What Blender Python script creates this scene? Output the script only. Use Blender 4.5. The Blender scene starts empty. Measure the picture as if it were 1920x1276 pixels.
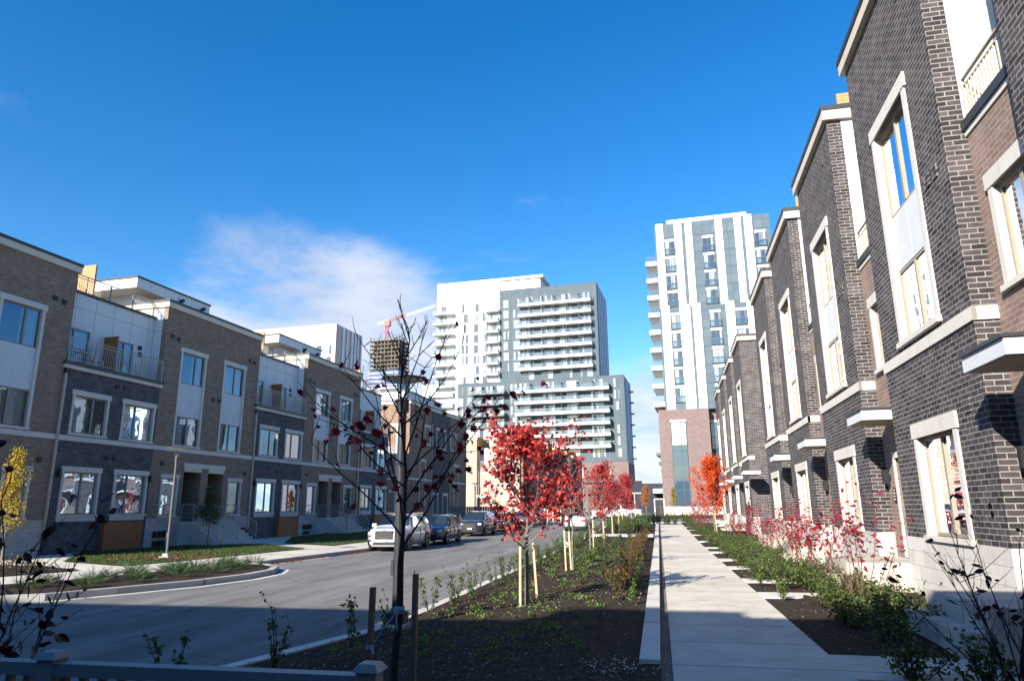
import bpy, bmesh, math, random
from mathutils import Matrix, Vector
R = math.radians
scene = bpy.context.scene
# ---------------------------------------------------------------- camera
cam_d = bpy.data.cameras.new("camera"); cam = bpy.data.objects.new("camera", cam_d)
scene.collection.objects.link(cam); scene.camera = cam
cam_d.sensor_width = 36; cam_d.lens = 1305.25 / 1920 * 36; cam_d.clip_start = .05; cam_d.clip_end = 3000
cam.matrix_world = Matrix.Translation((0, 0, 1.85)) @ Matrix.Rotation(R(11.471), 4, 'Z') @ Matrix.Rotation(R(90 + 13.533), 4, 'X') @ Matrix.Rotation(R(-.4628), 4, 'Z')
# ---------------------------------------------------------------- light
SUN_AZ, SUN_EL = 25.0, 25.0            # light travels towards azimuth 25 deg right of the street
sd = bpy.data.lights.new("sun", 'SUN'); sun = bpy.data.objects.new("sun", sd); scene.collection.objects.link(sun)
sd.energy = 5.0; sd.angle = R(.5); sd.color = (1, .925, .81)
a, e = R(SUN_AZ), R(SUN_EL)
sun.rotation_euler = Vector((math.sin(a) * math.cos(e), math.cos(a) * math.cos(e), -math.sin(e))).to_track_quat('-Z', 'Y').to_euler()
sun.location = (-20, -40, 40)
# ---------------------------------------------------------------- sky
w = bpy.data.worlds.new("World"); scene.world = w; w.use_nodes = True
nt = w.node_tree; nt.nodes.clear()
N = nt.nodes.new
def lk(a_, b_): nt.links.new(a_, b_)
out = N('ShaderNodeOutputWorld'); bg = N('ShaderNodeBackground'); bg.inputs[1].default_value = .104
sky = N('ShaderNodeTexSky'); sky.sky_type = 'NISHITA'; sky.sun_disc = False
sky.sun_elevation = R(SUN_EL); sky.sun_rotation = R(180 + SUN_AZ); sky.air_density = 1.0; sky.dust_density = .35; sky.ozone_density = 2.2
hs = N('ShaderNodeHueSaturation'); hs.inputs['Saturation'].default_value = 1.42; hs.inputs['Value'].default_value = 1.0; hs.inputs['Hue'].default_value = .505
lk(sky.outputs[0], hs.inputs['Color'])
tc = N('ShaderNodeTexCoord'); sp = N('ShaderNodeSeparateXYZ'); lk(tc.outputs['Generated'], sp.inputs[0])
def mth(op, x, y=None, clamp=False):
    n = N('ShaderNodeMath'); n.operation = op; n.use_clamp = clamp
    for i, v in enumerate((x, y)):
        if v is None: continue
        if hasattr(v, 'links'): lk(v, n.inputs[i])
        else: n.inputs[i].default_value = v
    return n.outputs[0]
def smooth(v, lo, hi):
    n = N('ShaderNodeMapRange'); n.interpolation_type = 'SMOOTHSTEP'; n.inputs[1].default_value = lo; n.inputs[2].default_value = hi
    lk(v, n.inputs[0]); return n.outputs[0]
# clouds: flattened noise over the dome, thick low down and in one bank ahead-left
zz = mth('ADD', mth('MAXIMUM', sp.outputs[2], 0.0), .22)
cx = mth('DIVIDE', sp.outputs[0], zz); cy = mth('DIVIDE', sp.outputs[1], zz)
cb = N('ShaderNodeCombineXYZ'); lk(cx, cb.inputs[0]); lk(cy, cb.inputs[1]); lk(mth('MULTIPLY', sp.outputs[2], 3.0), cb.inputs[2])
nz = N('ShaderNodeTexNoise'); nz.inputs['Scale'].default_value = 2.1; nz.inputs['Detail'].default_value = 9; nz.inputs['Roughness'].default_value = .58; nz.inputs['Distortion'].default_value = .25
lk(cb.outputs[0], nz.inputs['Vector'])
def near_dir(az, el, lo, hi):
    d = Vector((math.sin(R(az)) * math.cos(R(el)), math.cos(R(az)) * math.cos(R(el)), math.sin(R(el))))
    n = N('ShaderNodeVectorMath'); n.operation = 'DOT_PRODUCT'; n.inputs[1].default_value = d; lk(tc.outputs['Generated'], n.inputs[0])
    return smooth(n.outputs['Value'], math.cos(R(hi)), math.cos(R(lo)))
bank = mth('MAXIMUM', mth('MAXIMUM', near_dir(-28, 7, 5, 18), near_dir(-20, 6, 4, 15)), mth('MULTIPLY', near_dir(-11, 3, 3, 13), 1.0))
low = mth('MAXIMUM', mth('MULTIPLY', near_dir(0, 3, 2, 12), 1.0), mth('MULTIPLY', smooth(sp.outputs[2], .16, .0), .55))
dens = mth('MAXIMUM', bank, low)
cov = smooth(mth('ADD', nz.outputs['Fac'], mth('MULTIPLY', dens, .62)), .62, 1.0)
cov = mth('MULTIPLY', cov, .86)
nz2 = N('ShaderNodeTexNoise'); nz2.inputs['Scale'].default_value = 3.4; nz2.inputs['Detail'].default_value = 6; lk(cb.outputs[0], nz2.inputs['Vector'])
cr = N('ShaderNodeMixRGB'); cr.inputs[1].default_value = (2.6, 2.95, 3.7, 1); cr.inputs[2].default_value = (3.7, 3.85, 4.15, 1); lk(smooth(nz2.outputs['Fac'], .35, .65), cr.inputs[0])
mx = N('ShaderNodeMixRGB'); lk(cov, mx.inputs[0]); lk(hs.outputs[0], mx.inputs[1]); lk(cr.outputs[0], mx.inputs[2])
lk(mx.outputs[0], bg.inputs[0]); lk(bg.outputs[0], out.inputs[0])
# ---------------------------------------------------------------- exposure
scene.view_settings.view_transform = 'Standard'; scene.view_settings.look = 'None'
scene.view_settings.exposure = 1.2; scene.view_settings.gamma = 1
scene.cycles.max_bounces = 6; scene.cycles.transparent_max_bounces = 12
scene.cycles.caustics_reflective = False; scene.cycles.caustics_refractive = False

# ================================================================ helpers
C = scene.collection
class MB:
    def __init__(s): s.v = []; s.f = []
    def quad(s, *p):
        b = len(s.v); s.v += [tuple(q) for q in p]; s.f.append(tuple(range(b, b + len(p))))
    def hexa(s, p):       # 8 points: bottom 4 ccw, top 4 ccw
        b = len(s.v); s.v += [tuple(q) for q in p]
        for q in ((3, 2, 1, 0), (4, 5, 6, 7), (0, 1, 5, 4), (1, 2, 6, 5), (2, 3, 7, 6), (3, 0, 4, 7)): s.f.append(tuple(b + i for i in q))
    def box(s, x0, x1, y0, y1, z0, z1):
        s.hexa([(x0, y0, z0), (x1, y0, z0), (x1, y1, z0), (x0, y1, z0), (x0, y0, z1), (x1, y0, z1), (x1, y1, z1), (x0, y1, z1)])
    def tube(s, pts, rad, n=6, cap=True):
        pts = [Vector(p) for p in pts]
        if not isinstance(rad, (list, tuple)): rad = [rad] * len(pts)
        b = len(s.v); t0 = (pts[1] - pts[0]).normalized()
        ref = Vector((0, 0, 1)) if abs(t0.z) < .9 else Vector((1, 0, 0))
        u = t0.cross(ref).normalized()
        for i, p in enumerate(pts):
            t = (pts[min(i + 1, len(pts) - 1)] - pts[max(i - 1, 0)]).normalized()
            u = (u - t * u.dot(t)).normalized(); v = t.cross(u)
            for k in range(n):
                an = 2 * math.pi * k / n; s.v.append(tuple(p + (u * math.cos(an) + v * math.sin(an)) * rad[i]))
        for i in range(len(pts) - 1):
            for k in range(n):
                k2 = (k + 1) % n; s.f.append((b + i * n + k, b + i * n + k2, b + (i + 1) * n + k2, b + (i + 1) * n + k))
        if cap:
            s.f.append(tuple(b + k for k in reversed(range(n)))); s.f.append(tuple(b + (len(pts) - 1) * n + k for k in range(n)))
    def lathe(s, prof, n=20, M_=None, cap=True):    # prof: (r, z) list
        b = len(s.v)
        for r, z in prof:
            for k in range(n):
                p = Vector((r * math.cos(2 * math.pi * k / n), r * math.sin(2 * math.pi * k / n), z))
                s.v.append(tuple(M_ @ p if M_ else p))
        for i in range(len(prof) - 1):
            for k in range(n):
                k2 = (k + 1) % n; s.f.append((b + i * n + k, b + i * n + k2, b + (i + 1) * n + k2, b + (i + 1) * n + k))
        if cap:
            s.f.append(tuple(b + k for k in reversed(range(n)))); s.f.append(tuple(b + (len(prof) - 1) * n + k for k in range(n)))
    def prism(s, poly, z0, z1):                     # vertical prism over an xy polygon
        n = len(poly); b = len(s.v)
        s.v += [(x, y, z0) for x, y in poly] + [(x, y, z1) for x, y in poly]
        s.f.append(tuple(b + i for i in reversed(range(n)))); s.f.append(tuple(b + n + i for i in range(n)))
        for i in range(n): s.f.append((b + i, b + (i + 1) % n, b + n + (i + 1) % n, b + n + i))
    def build(s, name, mat, parent=None, smooth=False, kind=None, loc=None):
        me = bpy.data.meshes.new(name); me.from_pydata(s.v, [], s.f); me.validate()
        bm = bmesh.new(); bm.from_mesh(me); bmesh.ops.recalc_face_normals(bm, faces=bm.faces); bm.to_mesh(me); bm.free()
        if smooth:
            me.polygons.foreach_set('use_smooth', [True] * len(me.polygons))
            me.set_sharp_from_angle(angle=R(smooth if smooth > 1 else 40))
        me.materials.append(mat)
        o = bpy.data.objects.new(name, me); C.objects.link(o)
        if parent: o.parent = parent
        if kind: o['kind'] = kind
        if loc: o.location = loc
        return o
class FR:                                           # a facade frame: origin, u along, n outward
    def __init__(s, O, u, n): s.O = Vector(O); s.u = Vector(u); s.n = Vector(n)
    def P(s, u, w_, z): return s.O + s.u * u + s.n * w_ + Vector((0, 0, z))
    def box(s, mb, u0, u1, w0, w1, z0, z1):
        P = s.P; mb.hexa([P(u0, w0, z0), P(u1, w0, z0), P(u1, w1, z0), P(u0, w1, z0), P(u0, w0, z1), P(u1, w0, z1), P(u1, w1, z1), P(u0, w1, z1)])
    def wall(s, mb, u0, u1, z0, z1, holes=(), depth=.16, w_=0):
        us = sorted({u0, u1, *[h[0] for h in holes], *[h[1] for h in holes]}); us = [x for x in us if u0 <= x <= u1]
        zs = sorted({z0, z1, *[h[2] for h in holes], *[h[3] for h in holes]}); zs = [x for x in zs if z0 <= x <= z1]
        for i in range(len(us) - 1):
            for j in range(len(zs) - 1):
                cu, cz = (us[i] + us[i + 1]) / 2, (zs[j] + zs[j + 1]) / 2
                if any(h[0] < cu < h[1] and h[2] < cz < h[3] for h in holes): continue
                mb.quad(s.P(us[i], w_, zs[j]), s.P(us[i + 1], w_, zs[j]), s.P(us[i + 1], w_, zs[j + 1]), s.P(us[i], w_, zs[j + 1]))
        for a_, b_, c_, d_ in holes:
            for p, q in (((a_, c_), (b_, c_)), ((b_, c_), (b_, d_)), ((b_, d_), (a_, d_)), ((a_, d_), (a_, c_))):
                mb.quad(s.P(p[0], w_, p[1]), s.P(q[0], w_, q[1]), s.P(q[0], w_ - depth, q[1]), s.P(p[0], w_ - depth, p[1]))
def tag(o, label=None, cat=None, group=None, kind=None):
    if label: o['label'] = label
    if cat: o['category'] = cat
    if group: o['group'] = group
    if kind: o['kind'] = kind
    return o
def thing(name, label, cat, loc=(0, 0, 0), rotz=0, group=None):
    o = bpy.data.objects.new(name, None); C.objects.link(o); o.empty_display_size = .3
    o.location = loc; o.rotation_euler = (0, 0, rotz)
    return tag(o, label, cat, group)
def dup(o, parent=None, loc=None, rotz=None, label=None, scale=None):
    c = o.copy(); C.objects.link(c); c.parent = parent
    for ch in kids.get(o, o.children): dup(ch, c)
    if loc is not None: c.location = loc
    if rotz is not None: c.rotation_euler = (0, 0, rotz)
    if label: c['label'] = label
    if scale is not None: c.scale = (scale,) * 3 if not isinstance(scale, (tuple, list)) else scale
    return c
kids = {}
def at(ang, lat, al, z=0):                          # point in a frame turned ang degrees clockwise from the street
    A = R(ang); return (lat * math.cos(A) + al * math.sin(A), -lat * math.sin(A) + al * math.cos(A), z)
def gz(y): return .011 * max(0, y - 38)             # the street rises gently
rng = random.Random(7)

# ================================================================ materials
def nodes(name):
    m = bpy.data.materials.new(name); m.use_nodes = True; t = m.node_tree
    return m, t, t.nodes['Principled BSDF'], t.nodes.new, t.links.new
def rgb(c): return (*c, 1)
def mat(name, col, rough=.8, var=.12, vs=5, bump=0, bs=60, metal=0, spec=.4, col2=None, coat=0, island=0):
    m, t, b, n, l = nodes(name)
    b.inputs['Roughness'].default_value = rough; b.inputs['Metallic'].default_value = metal; b.inputs['Specular IOR Level'].default_value = spec
    b.inputs['Coat Weight'].default_value = coat; b.inputs['Coat Roughness'].default_value = .04
    tc_ = n('ShaderNodeTexCoord'); nz_ = n('ShaderNodeTexNoise'); nz_.inputs['Scale'].default_value = vs; nz_.inputs['Detail'].default_value = 5; nz_.inputs['Roughness'].default_value = .65
    l(tc_.outputs['Object'], nz_.inputs['Vector'])
    mr = n('ShaderNodeMapRange'); mr.inputs[1].default_value = .3; mr.inputs[2].default_value = .7; l(nz_.outputs['Fac'], mr.inputs[0])
    mxx = n('ShaderNodeMixRGB'); mxx.inputs[1].default_value = rgb([c * (1 - var) for c in col]); mxx.inputs[2].default_value = rgb(col2 if col2 else [min(1, c * (1 + var)) for c in col])
    l(mr.outputs[0], mxx.inputs[0]); src = mxx.outputs[0]
    if island:
        g = n('ShaderNodeNewGeometry'); hv = n('ShaderNodeHueSaturation'); l(src, hv.inputs['Color'])
        m1 = n('ShaderNodeMapRange'); m1.inputs[3].default_value = 1 - island; m1.inputs[4].default_value = 1 + island; l(g.outputs['Random Per Island'], m1.inputs[0]); l(m1.outputs[0], hv.inputs['Value'])
        src = hv.outputs[0]
    l(src, b.inputs['Base Color'])
    if bump:
        nb = n('ShaderNodeTexNoise'); nb.inputs['Scale'].default_value = bs; nb.inputs['Detail'].default_value = 4; l(tc_.outputs['Object'], nb.inputs['Vector'])
        bp = n('ShaderNodeBump'); bp.inputs['Strength'].default_value = bump; bp.inputs['Distance'].default_value = .02; l(nb.outputs['Fac'], bp.inputs['Height']); l(bp.outputs[0], b.inputs['Normal'])
    return m
def masonry(name, c1, c2, mortar, bw=.29, rh=.098, ms=.011, off=.5, rough=.9, bump=.5, stain=0, stain_c=(.35, .33, .31), var=.35, spec=.25):
    m, t, b, n, l = nodes(name); b.inputs['Roughness'].default_value = rough; b.inputs['Specular IOR Level'].default_value = spec
    tc_ = n('ShaderNodeTexCoord'); s_ = n('ShaderNodeSeparateXYZ'); l(tc_.outputs['Object'], s_.inputs[0])
    ad = n('ShaderNodeMath'); ad.operation = 'ADD'; l(s_.outputs[0], ad.inputs[0]); l(s_.outputs[1], ad.inputs[1])
    cb_ = n('ShaderNodeCombineXYZ'); l(ad.outputs[0], cb_.inputs[0]); l(s_.outputs[2], cb_.inputs[1])
    br = n('ShaderNodeTexBrick'); br.offset = off; l(cb_.outputs[0], br.inputs['Vector'])
    for k, v in (('Scale', 1), ('Mortar Size', ms), ('Mortar Smooth', .15), ('Bias', 0), ('Brick Width', bw), ('Row Height', rh)): br.inputs[k].default_value = v
    br.inputs['Color1'].default_value = rgb(c1); br.inputs['Color2'].default_value = rgb(c2); br.inputs['Mortar'].default_value = rgb(mortar)
    nz_ = n('ShaderNodeTexNoise'); nz_.inputs['Scale'].default_value = 2.2; nz_.inputs['Detail'].default_value = 8; nz_.inputs['Roughness'].default_value = .7; l(tc_.outputs['Object'], nz_.inputs['Vector'])
    mr = n('ShaderNodeMapRange'); mr.inputs[1].default_value = .3; mr.inputs[2].default_value = .7; mr.inputs[3].default_value = 1 - var; mr.inputs[4].default_value = 1 + var; l(nz_.outputs['Fac'], mr.inputs[0])
    ml = n('ShaderNodeMixRGB'); ml.blend_type = 'MULTIPLY'; ml.inputs[0].default_value = 1; l(br.outputs['Color'], ml.inputs[1]); l(mr.outputs[0], ml.inputs[2])
    src = ml.outputs[0]
    if stain:
        n3 = n('ShaderNodeTexNoise'); n3.inputs['Scale'].default_value = .9; n3.inputs['Detail'].default_value = 9; n3.inputs['Roughness'].default_value = .75; l(tc_.outputs['Object'], n3.inputs['Vector'])
        r3 = n('ShaderNodeMapRange'); r3.inputs[1].default_value = .55; r3.inputs[2].default_value = .8; r3.inputs[4].default_value = stain; l(n3.outputs['Fac'], r3.inputs[0])
        m3 = n('ShaderNodeMixRGB'); m3.inputs[2].default_value = rgb(stain_c); l(r3.outputs[0], m3.inputs[0]); l(src, m3.inputs[1]); src = m3.outputs[0]
    l(src, b.inputs['Base Color'])
    bp = n('ShaderNodeBump'); bp.invert = True; bp.inputs['Strength'].default_value = bump; bp.inputs['Distance'].default_value = .012; l(br.outputs['Fac'], bp.inputs['Height']); l(bp.outputs[0], b.inputs['Normal'])
    return m
def foliage(name, col, col2, trans=.35, rough=.55):
    m, t, b, n, l = nodes(name); b.inputs['Roughness'].default_value = rough; b.inputs['Specular IOR Level'].default_value = .3
    g = n('ShaderNodeNewGeometry'); mxx = n('ShaderNodeMixRGB'); mxx.inputs[1].default_value = rgb(col); mxx.inputs[2].default_value = rgb(col2); l(g.outputs['Random Per Island'], mxx.inputs[0]); l(mxx.outputs[0], b.inputs['Base Color'])
    tr = n('ShaderNodeBsdfTranslucent'); l(mxx.outputs[0], tr.inputs[0]); ms_ = n('ShaderNodeMixShader'); ms_.inputs[0].default_value = trans
    l(b.outputs[0], ms_.inputs[1]); l(tr.outputs[0], ms_.inputs[2]); l(ms_.outputs[0], t.nodes['Material Output'].inputs[0])
    return m
def glass(name, f0=.2, tint=(.75, .82, .82), refl=(.95, .97, 1, 1)):
    m, t, b, n, l = nodes(name)
    tr = n('ShaderNodeBsdfTransparent'); tr.inputs[0].default_value = rgb(tint); gl = n('ShaderNodeBsdfGlossy'); gl.inputs['Roughness'].default_value = .015; gl.inputs[0].default_value = refl
    lw = n('ShaderNodeLayerWeight'); lw.inputs[0].default_value = .35
    tc_ = n('ShaderNodeTexCoord'); nb = n('ShaderNodeTexNoise'); nb.inputs['Scale'].default_value = 1.3; l(tc_.outputs['Object'], nb.inputs['Vector'])
    bp = n('ShaderNodeBump'); bp.inputs['Strength'].default_value = .06; bp.inputs['Distance'].default_value = .05; l(nb.outputs['Fac'], bp.inputs['Height']); l(bp.outputs[0], gl.inputs['Normal'])
    mr = n('ShaderNodeMapRange'); mr.inputs[3].default_value = f0; mr.inputs[4].default_value = 1; l(lw.outputs['Fresnel'], mr.inputs[0])
    ms_ = n('ShaderNodeMixShader'); l(mr.outputs[0], ms_.inputs[0]); l(tr.outputs[0], ms_.inputs[1]); l(gl.outputs[0], ms_.inputs[2]); l(ms_.outputs[0], t.nodes['Material Output'].inputs[0])
    return m
def dark_glass(name, dark, light, f0=.25, rnd=True, thr=.5):        # far panes: a room or a blind behind, varied per window
    m, t, b, n, l = nodes(name); b.inputs['Roughness'].default_value = .9; b.inputs['Specular IOR Level'].default_value = 0
    oi = n('ShaderNodeObjectInfo'); tc_ = n('ShaderNodeTexCoord'); s_ = n('ShaderNodeSeparateXYZ'); l(tc_.outputs['Object'], s_.inputs[0])
    d_ = n('ShaderNodeMath'); d_.operation = 'DIVIDE'; l(s_.outputs[0], d_.inputs[0]); d_.inputs[1].default_value = .66
    f_ = n('ShaderNodeMath'); f_.operation = 'FLOOR'; l(d_.outputs[0], f_.inputs[0]); cb_ = n('ShaderNodeCombineXYZ'); l(f_.outputs[0], cb_.inputs[0]); l(oi.outputs['Random'], cb_.inputs[1])
    nz_ = n('ShaderNodeTexWhiteNoise'); nz_.noise_dimensions = '3D'; l(cb_.outputs[0], nz_.inputs['Vector'])
    r_ = n('ShaderNodeMapRange'); r_.inputs[1].default_value = thr - .08; r_.inputs[2].default_value = thr + .08; l(nz_.outputs['Value'], r_.inputs[0])
    mxx = n('ShaderNodeMixRGB'); mxx.inputs[1].default_value = rgb(dark); mxx.inputs[2].default_value = rgb(light); l(r_.outputs[0], mxx.inputs[0]); l(mxx.outputs[0], b.inputs['Base Color'])
    gl = n('ShaderNodeBsdfGlossy'); gl.inputs['Roughness'].default_value = .03; lw = n('ShaderNodeLayerWeight'); lw.inputs[0].default_value = .35
    mr = n('ShaderNodeMapRange'); mr.inputs[3].default_value = f0; mr.inputs[4].default_value = .75; l(lw.outputs['Fresnel'], mr.inputs[0])
    ms_ = n('ShaderNodeMixShader'); l(mr.outputs[0], ms_.inputs[0]); l(b.outputs[0], ms_.inputs[1]); l(gl.outputs[0], ms_.inputs[2]); l(ms_.outputs[0], t.nodes['Material Output'].inputs[0])
    return m
def curtain_mat(name):
    m, t, b, n, l = nodes(name); b.inputs['Roughness'].default_value = .9
    tc_ = n('ShaderNodeTexCoord'); s_ = n('ShaderNodeSeparateXYZ'); l(tc_.outputs['Object'], s_.inputs[0]); ad = n('ShaderNodeMath'); ad.operation = 'ADD'; l(s_.outputs[0], ad.inputs[0]); l(s_.outputs[1], ad.inputs[1])
    nz_ = n('ShaderNodeTexNoise'); nz_.noise_dimensions = '1D'; nz_.inputs['Scale'].default_value = 11; nz_.inputs['Detail'].default_value = 2; l(ad.outputs[0], nz_.inputs['W'])
    mxx = n('ShaderNodeMixRGB'); mxx.inputs[1].default_value = (.42, .44, .45, 1); mxx.inputs[2].default_value = (.70, .72, .72, 1); l(nz_.outputs['Fac'], mxx.inputs[0]); l(mxx.outputs[0], b.inputs['Base Color'])
    bp = n('ShaderNodeBump'); bp.inputs['Strength'].default_value = .8; bp.inputs['Distance'].default_value = .05; l(nz_.outputs['Fac'], bp.inputs['Height']); l(bp.outputs[0], b.inputs['Normal'])
    return m
def asphalt_mat():
    m, t, b, n, l = nodes('asphalt'); b.inputs['Roughness'].default_value = .95; b.inputs['Specular IOR Level'].default_value = .05
    tc_ = n('ShaderNodeTexCoord')
    a_ = n('ShaderNodeTexNoise'); a_.inputs['Scale'].default_value = 90; a_.inputs['Detail'].default_value = 3; l(tc_.outputs['Object'], a_.inputs['Vector'])
    mp = n('ShaderNodeMapping'); mp.inputs['Scale'].default_value = (1.2, .18, 1); l(tc_.outputs['Object'], mp.inputs['Vector'])
    c_ = n('ShaderNodeTexNoise'); c_.inputs['Scale'].default_value = 1.0; c_.inputs['Detail'].default_value = 8; c_.inputs['Roughness'].default_value = .7; l(mp.outputs[0], c_.inputs['Vector'])
    m1 = n('ShaderNodeMixRGB'); m1.inputs[1].default_value = (.13, .126, .122, 1); m1.inputs[2].default_value = (.235, .226, .216, 1); l(a_.outputs['Fac'], m1.inputs[0])
    r_ = n('ShaderNodeMapRange'); r_.inputs[1].default_value = .3; r_.inputs[2].default_value = .7; r_.inputs[3].default_value = .62; r_.inputs[4].default_value = 1.3; l(c_.outputs['Fac'], r_.inputs[0])
    m2 = n('ShaderNodeMixRGB'); m2.blend_type = 'MULTIPLY'; m2.inputs[0].default_value = 1; l(m1.outputs[0], m2.inputs[1]); l(r_.outputs[0], m2.inputs[2])
    v_ = n('ShaderNodeTexVoronoi'); v_.feature = 'DISTANCE_TO_EDGE'; v_.inputs['Scale'].default_value = .22
    dn = n('ShaderNodeTexNoise'); dn.inputs['Scale'].default_value = 1.5; l(tc_.outputs['Object'], dn.inputs['Vector']); vm = n('ShaderNodeMixRGB'); vm.inputs[0].default_value = .2; l(tc_.outputs['Object'], vm.inputs[1]); l(dn.outputs['Color'], vm.inputs[2]); l(vm.outputs[0], v_.inputs['Vector'])
    rr = n('ShaderNodeMapRange'); rr.inputs[1].default_value = 0; rr.inputs[2].default_value = .004; rr.inputs[3].default_value = .6; rr.inputs[4].default_value = 1; l(v_.outputs['Distance'], rr.inputs[0])
    m3 = n('ShaderNodeMixRGB'); m3.blend_type = 'MULTIPLY'; m3.inputs[0].default_value = 1; l(m2.outputs[0], m3.inputs[1]); l(rr.outputs[0], m3.inputs[2]); l(m3.outputs[0], b.inputs['Base Color'])
    bp = n('ShaderNodeBump'); bp.inputs['Strength'].default_value = .35; bp.inputs['Distance'].default_value = .01; l(a_.outputs['Fac'], bp.inputs['Height']); l(bp.outputs[0], b.inputs['Normal'])
    return m
def concrete_mat(name, col, joint=0, axis=1, var=.14):
    m, t, b, n, l = nodes(name); b.inputs['Roughness'].default_value = .95; b.inputs['Specular IOR Level'].default_value = .08
    tc_ = n('ShaderNodeTexCoord')
    a_ = n('ShaderNodeTexNoise'); a_.inputs['Scale'].default_value = 1.1; a_.inputs['Detail'].default_value = 10; a_.inputs['Roughness'].default_value = .72; l(tc_.outputs['Object'], a_.inputs['Vector'])
    mr = n('ShaderNodeMapRange'); mr.inputs[1].default_value = .3; mr.inputs[2].default_value = .7; l(a_.outputs['Fac'], mr.inputs[0])
    m1 = n('ShaderNodeMixRGB'); m1.inputs[1].default_value = rgb([c * (1 - var) for c in col]); m1.inputs[2].default_value = rgb([c * (1 + var) for c in col]); l(mr.outputs[0], m1.inputs[0]); src = m1.outputs[0]
    g_ = n('ShaderNodeTexNoise'); g_.inputs['Scale'].default_value = 140; l(tc_.outputs['Object'], g_.inputs['Vector'])
    if joint:
        s_ = n('ShaderNodeSeparateXYZ'); l(tc_.outputs['Object'], s_.inputs[0])
        d_ = n('ShaderNodeMath'); d_.operation = 'DIVIDE'; l(s_.outputs[axis], d_.inputs[0]); d_.inputs[1].default_value = joint
        f_ = n('ShaderNodeMath'); f_.operation = 'FRACT'; l(d_.outputs[0], f_.inputs[0])
        p_ = n('ShaderNodeMath'); p_.operation = 'PINGPONG'; l(f_.outputs[0], p_.inputs[0]); p_.inputs[1].default_value = .5
        r_ = n('ShaderNodeMapRange'); r_.inputs[1].default_value = .006; r_.inputs[2].default_value = .011; r_.inputs[3].default_value = .3; r_.inputs[4].default_value = 1; l(p_.outputs[0], r_.inputs[0])
        m2 = n('ShaderNodeMixRGB'); m2.blend_type = 'MULTIPLY'; m2.inputs[0].default_value = 1; l(src, m2.inputs[1]); l(r_.outputs[0], m2.inputs[2]); src = m2.outputs[0]
        fl = n('ShaderNodeMath'); fl.operation = 'FLOOR'; l(d_.outputs[0], fl.inputs[0]); wn = n('ShaderNodeTexWhiteNoise'); wn.noise_dimensions = '1D'; l(fl.outputs[0], wn.inputs['W'])
        r4 = n('ShaderNodeMapRange'); r4.inputs[3].default_value = .9; r4.inputs[4].default_value = 1.06; l(wn.outputs['Value'], r4.inputs[0])
        m4 = n('ShaderNodeMixRGB'); m4.blend_type = 'MULTIPLY'; m4.inputs[0].default_value = 1; l(src, m4.inputs[1]); l(r4.outputs[0], m4.inputs[2]); src = m4.outputs[0]
    l(src, b.inputs['Base Color'])
    bp = n('ShaderNodeBump'); bp.inputs['Strength'].default_value = .25; bp.inputs['Distance'].default_value = .006; l(g_.outputs['Fac'], bp.inputs['Height']); l(bp.outputs[0], b.inputs['Normal'])
    return m
def wood_mat(name, col, plank=.14, horiz=True):
    m, t, b, n, l = nodes(name); b.inputs['Roughness'].default_value = .65
    tc_ = n('ShaderNodeTexCoord'); mp = n('ShaderNodeMapping'); mp.inputs['Scale'].default_value = (2, 2, 25) if horiz else (25, 25, 2); l(tc_.outputs['Object'], mp.inputs['Vector'])
    a_ = n('ShaderNodeTexNoise'); a_.inputs['Scale'].default_value = 1.5; a_.inputs['Detail'].default_value = 6; l(mp.outputs[0], a_.inputs['Vector'])
    m1 = n('ShaderNodeMixRGB'); m1.inputs[1].default_value = rgb([c * .6 for c in col]); m1.inputs[2].default_value = rgb([min(1, c * 1.35) for c in col]); l(a_.outputs['Fac'], m1.inputs[0]); src = m1.outputs[0]
    if plank:
        s_ = n('ShaderNodeSeparateXYZ'); l(tc_.outputs['Object'], s_.inputs[0]); d_ = n('ShaderNodeMath'); d_.operation = 'DIVIDE'; l(s_.outputs[2 if horiz else 1], d_.inputs[0]); d_.inputs[1].default_value = plank
        f_ = n('ShaderNodeMath'); f_.operation = 'FRACT'; l(d_.outputs[0], f_.inputs[0]); r_ = n('ShaderNodeMapRange'); r_.inputs[1].default_value = .04; r_.inputs[2].default_value = .1; r_.inputs[3].default_value = .25; r_.inputs[4].default_value = 1; l(f_.outputs[0], r_.inputs[0])
        m2 = n('ShaderNodeMixRGB'); m2.blend_type = 'MULTIPLY'; m2.inputs[0].default_value = 1; l(src, m2.inputs[1]); l(r_.outputs[0], m2.inputs[2]); src = m2.outputs[0]
    l(src, b.inputs['Base Color']); return m
X = {}
X['asphalt'] = asphalt_mat()
X['walk'] = concrete_mat('sidewalk concrete', (.52, .48, .415), 1.55, var=.2)
X['kerb'] = concrete_mat('kerb concrete', (.55, .525, .48), 3.0)
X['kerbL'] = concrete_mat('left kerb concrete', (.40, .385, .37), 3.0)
X['conc'] = concrete_mat('grey concrete', (.46, .44, .41))
X['darkconc'] = concrete_mat('dark drain strip', (.16, .14, .12), var=.4)
X['soil'] = mat('planting soil', (.042, .031, .024), 1, .55, 9, .9, 45, spec=.1)
X['earth'] = mat('distant ground', (.16, .16, .15), .95, .2, .3)
X['chip'] = mat('wood chips', (.20, .14, .10), .9, .3, 5, island=.7)
X['grassbase'] = mat('turf', (.035, .055, .018), 1, .4, 6, .6, 60, spec=.1)
X['grass'] = foliage('grass blades', (.035, .075, .018), (.075, .115, .03), .3)
X['brickR'] = masonry('charcoal brick', (.028, .0245, .027), (.082, .070, .073), (.24, .228, .22), stain=.26, spec=.2, ms=.010)
X['brickRbrown'] = masonry('brown recess brick', (.20, .135, .11), (.26, .178, .145), (.32, .26, .22), var=.18)
X['brickL'] = masonry('taupe brick', (.195, .140, .105), (.262, .193, .15), (.232, .182, .147), ms=.008, var=.16, bump=.35)
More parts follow.
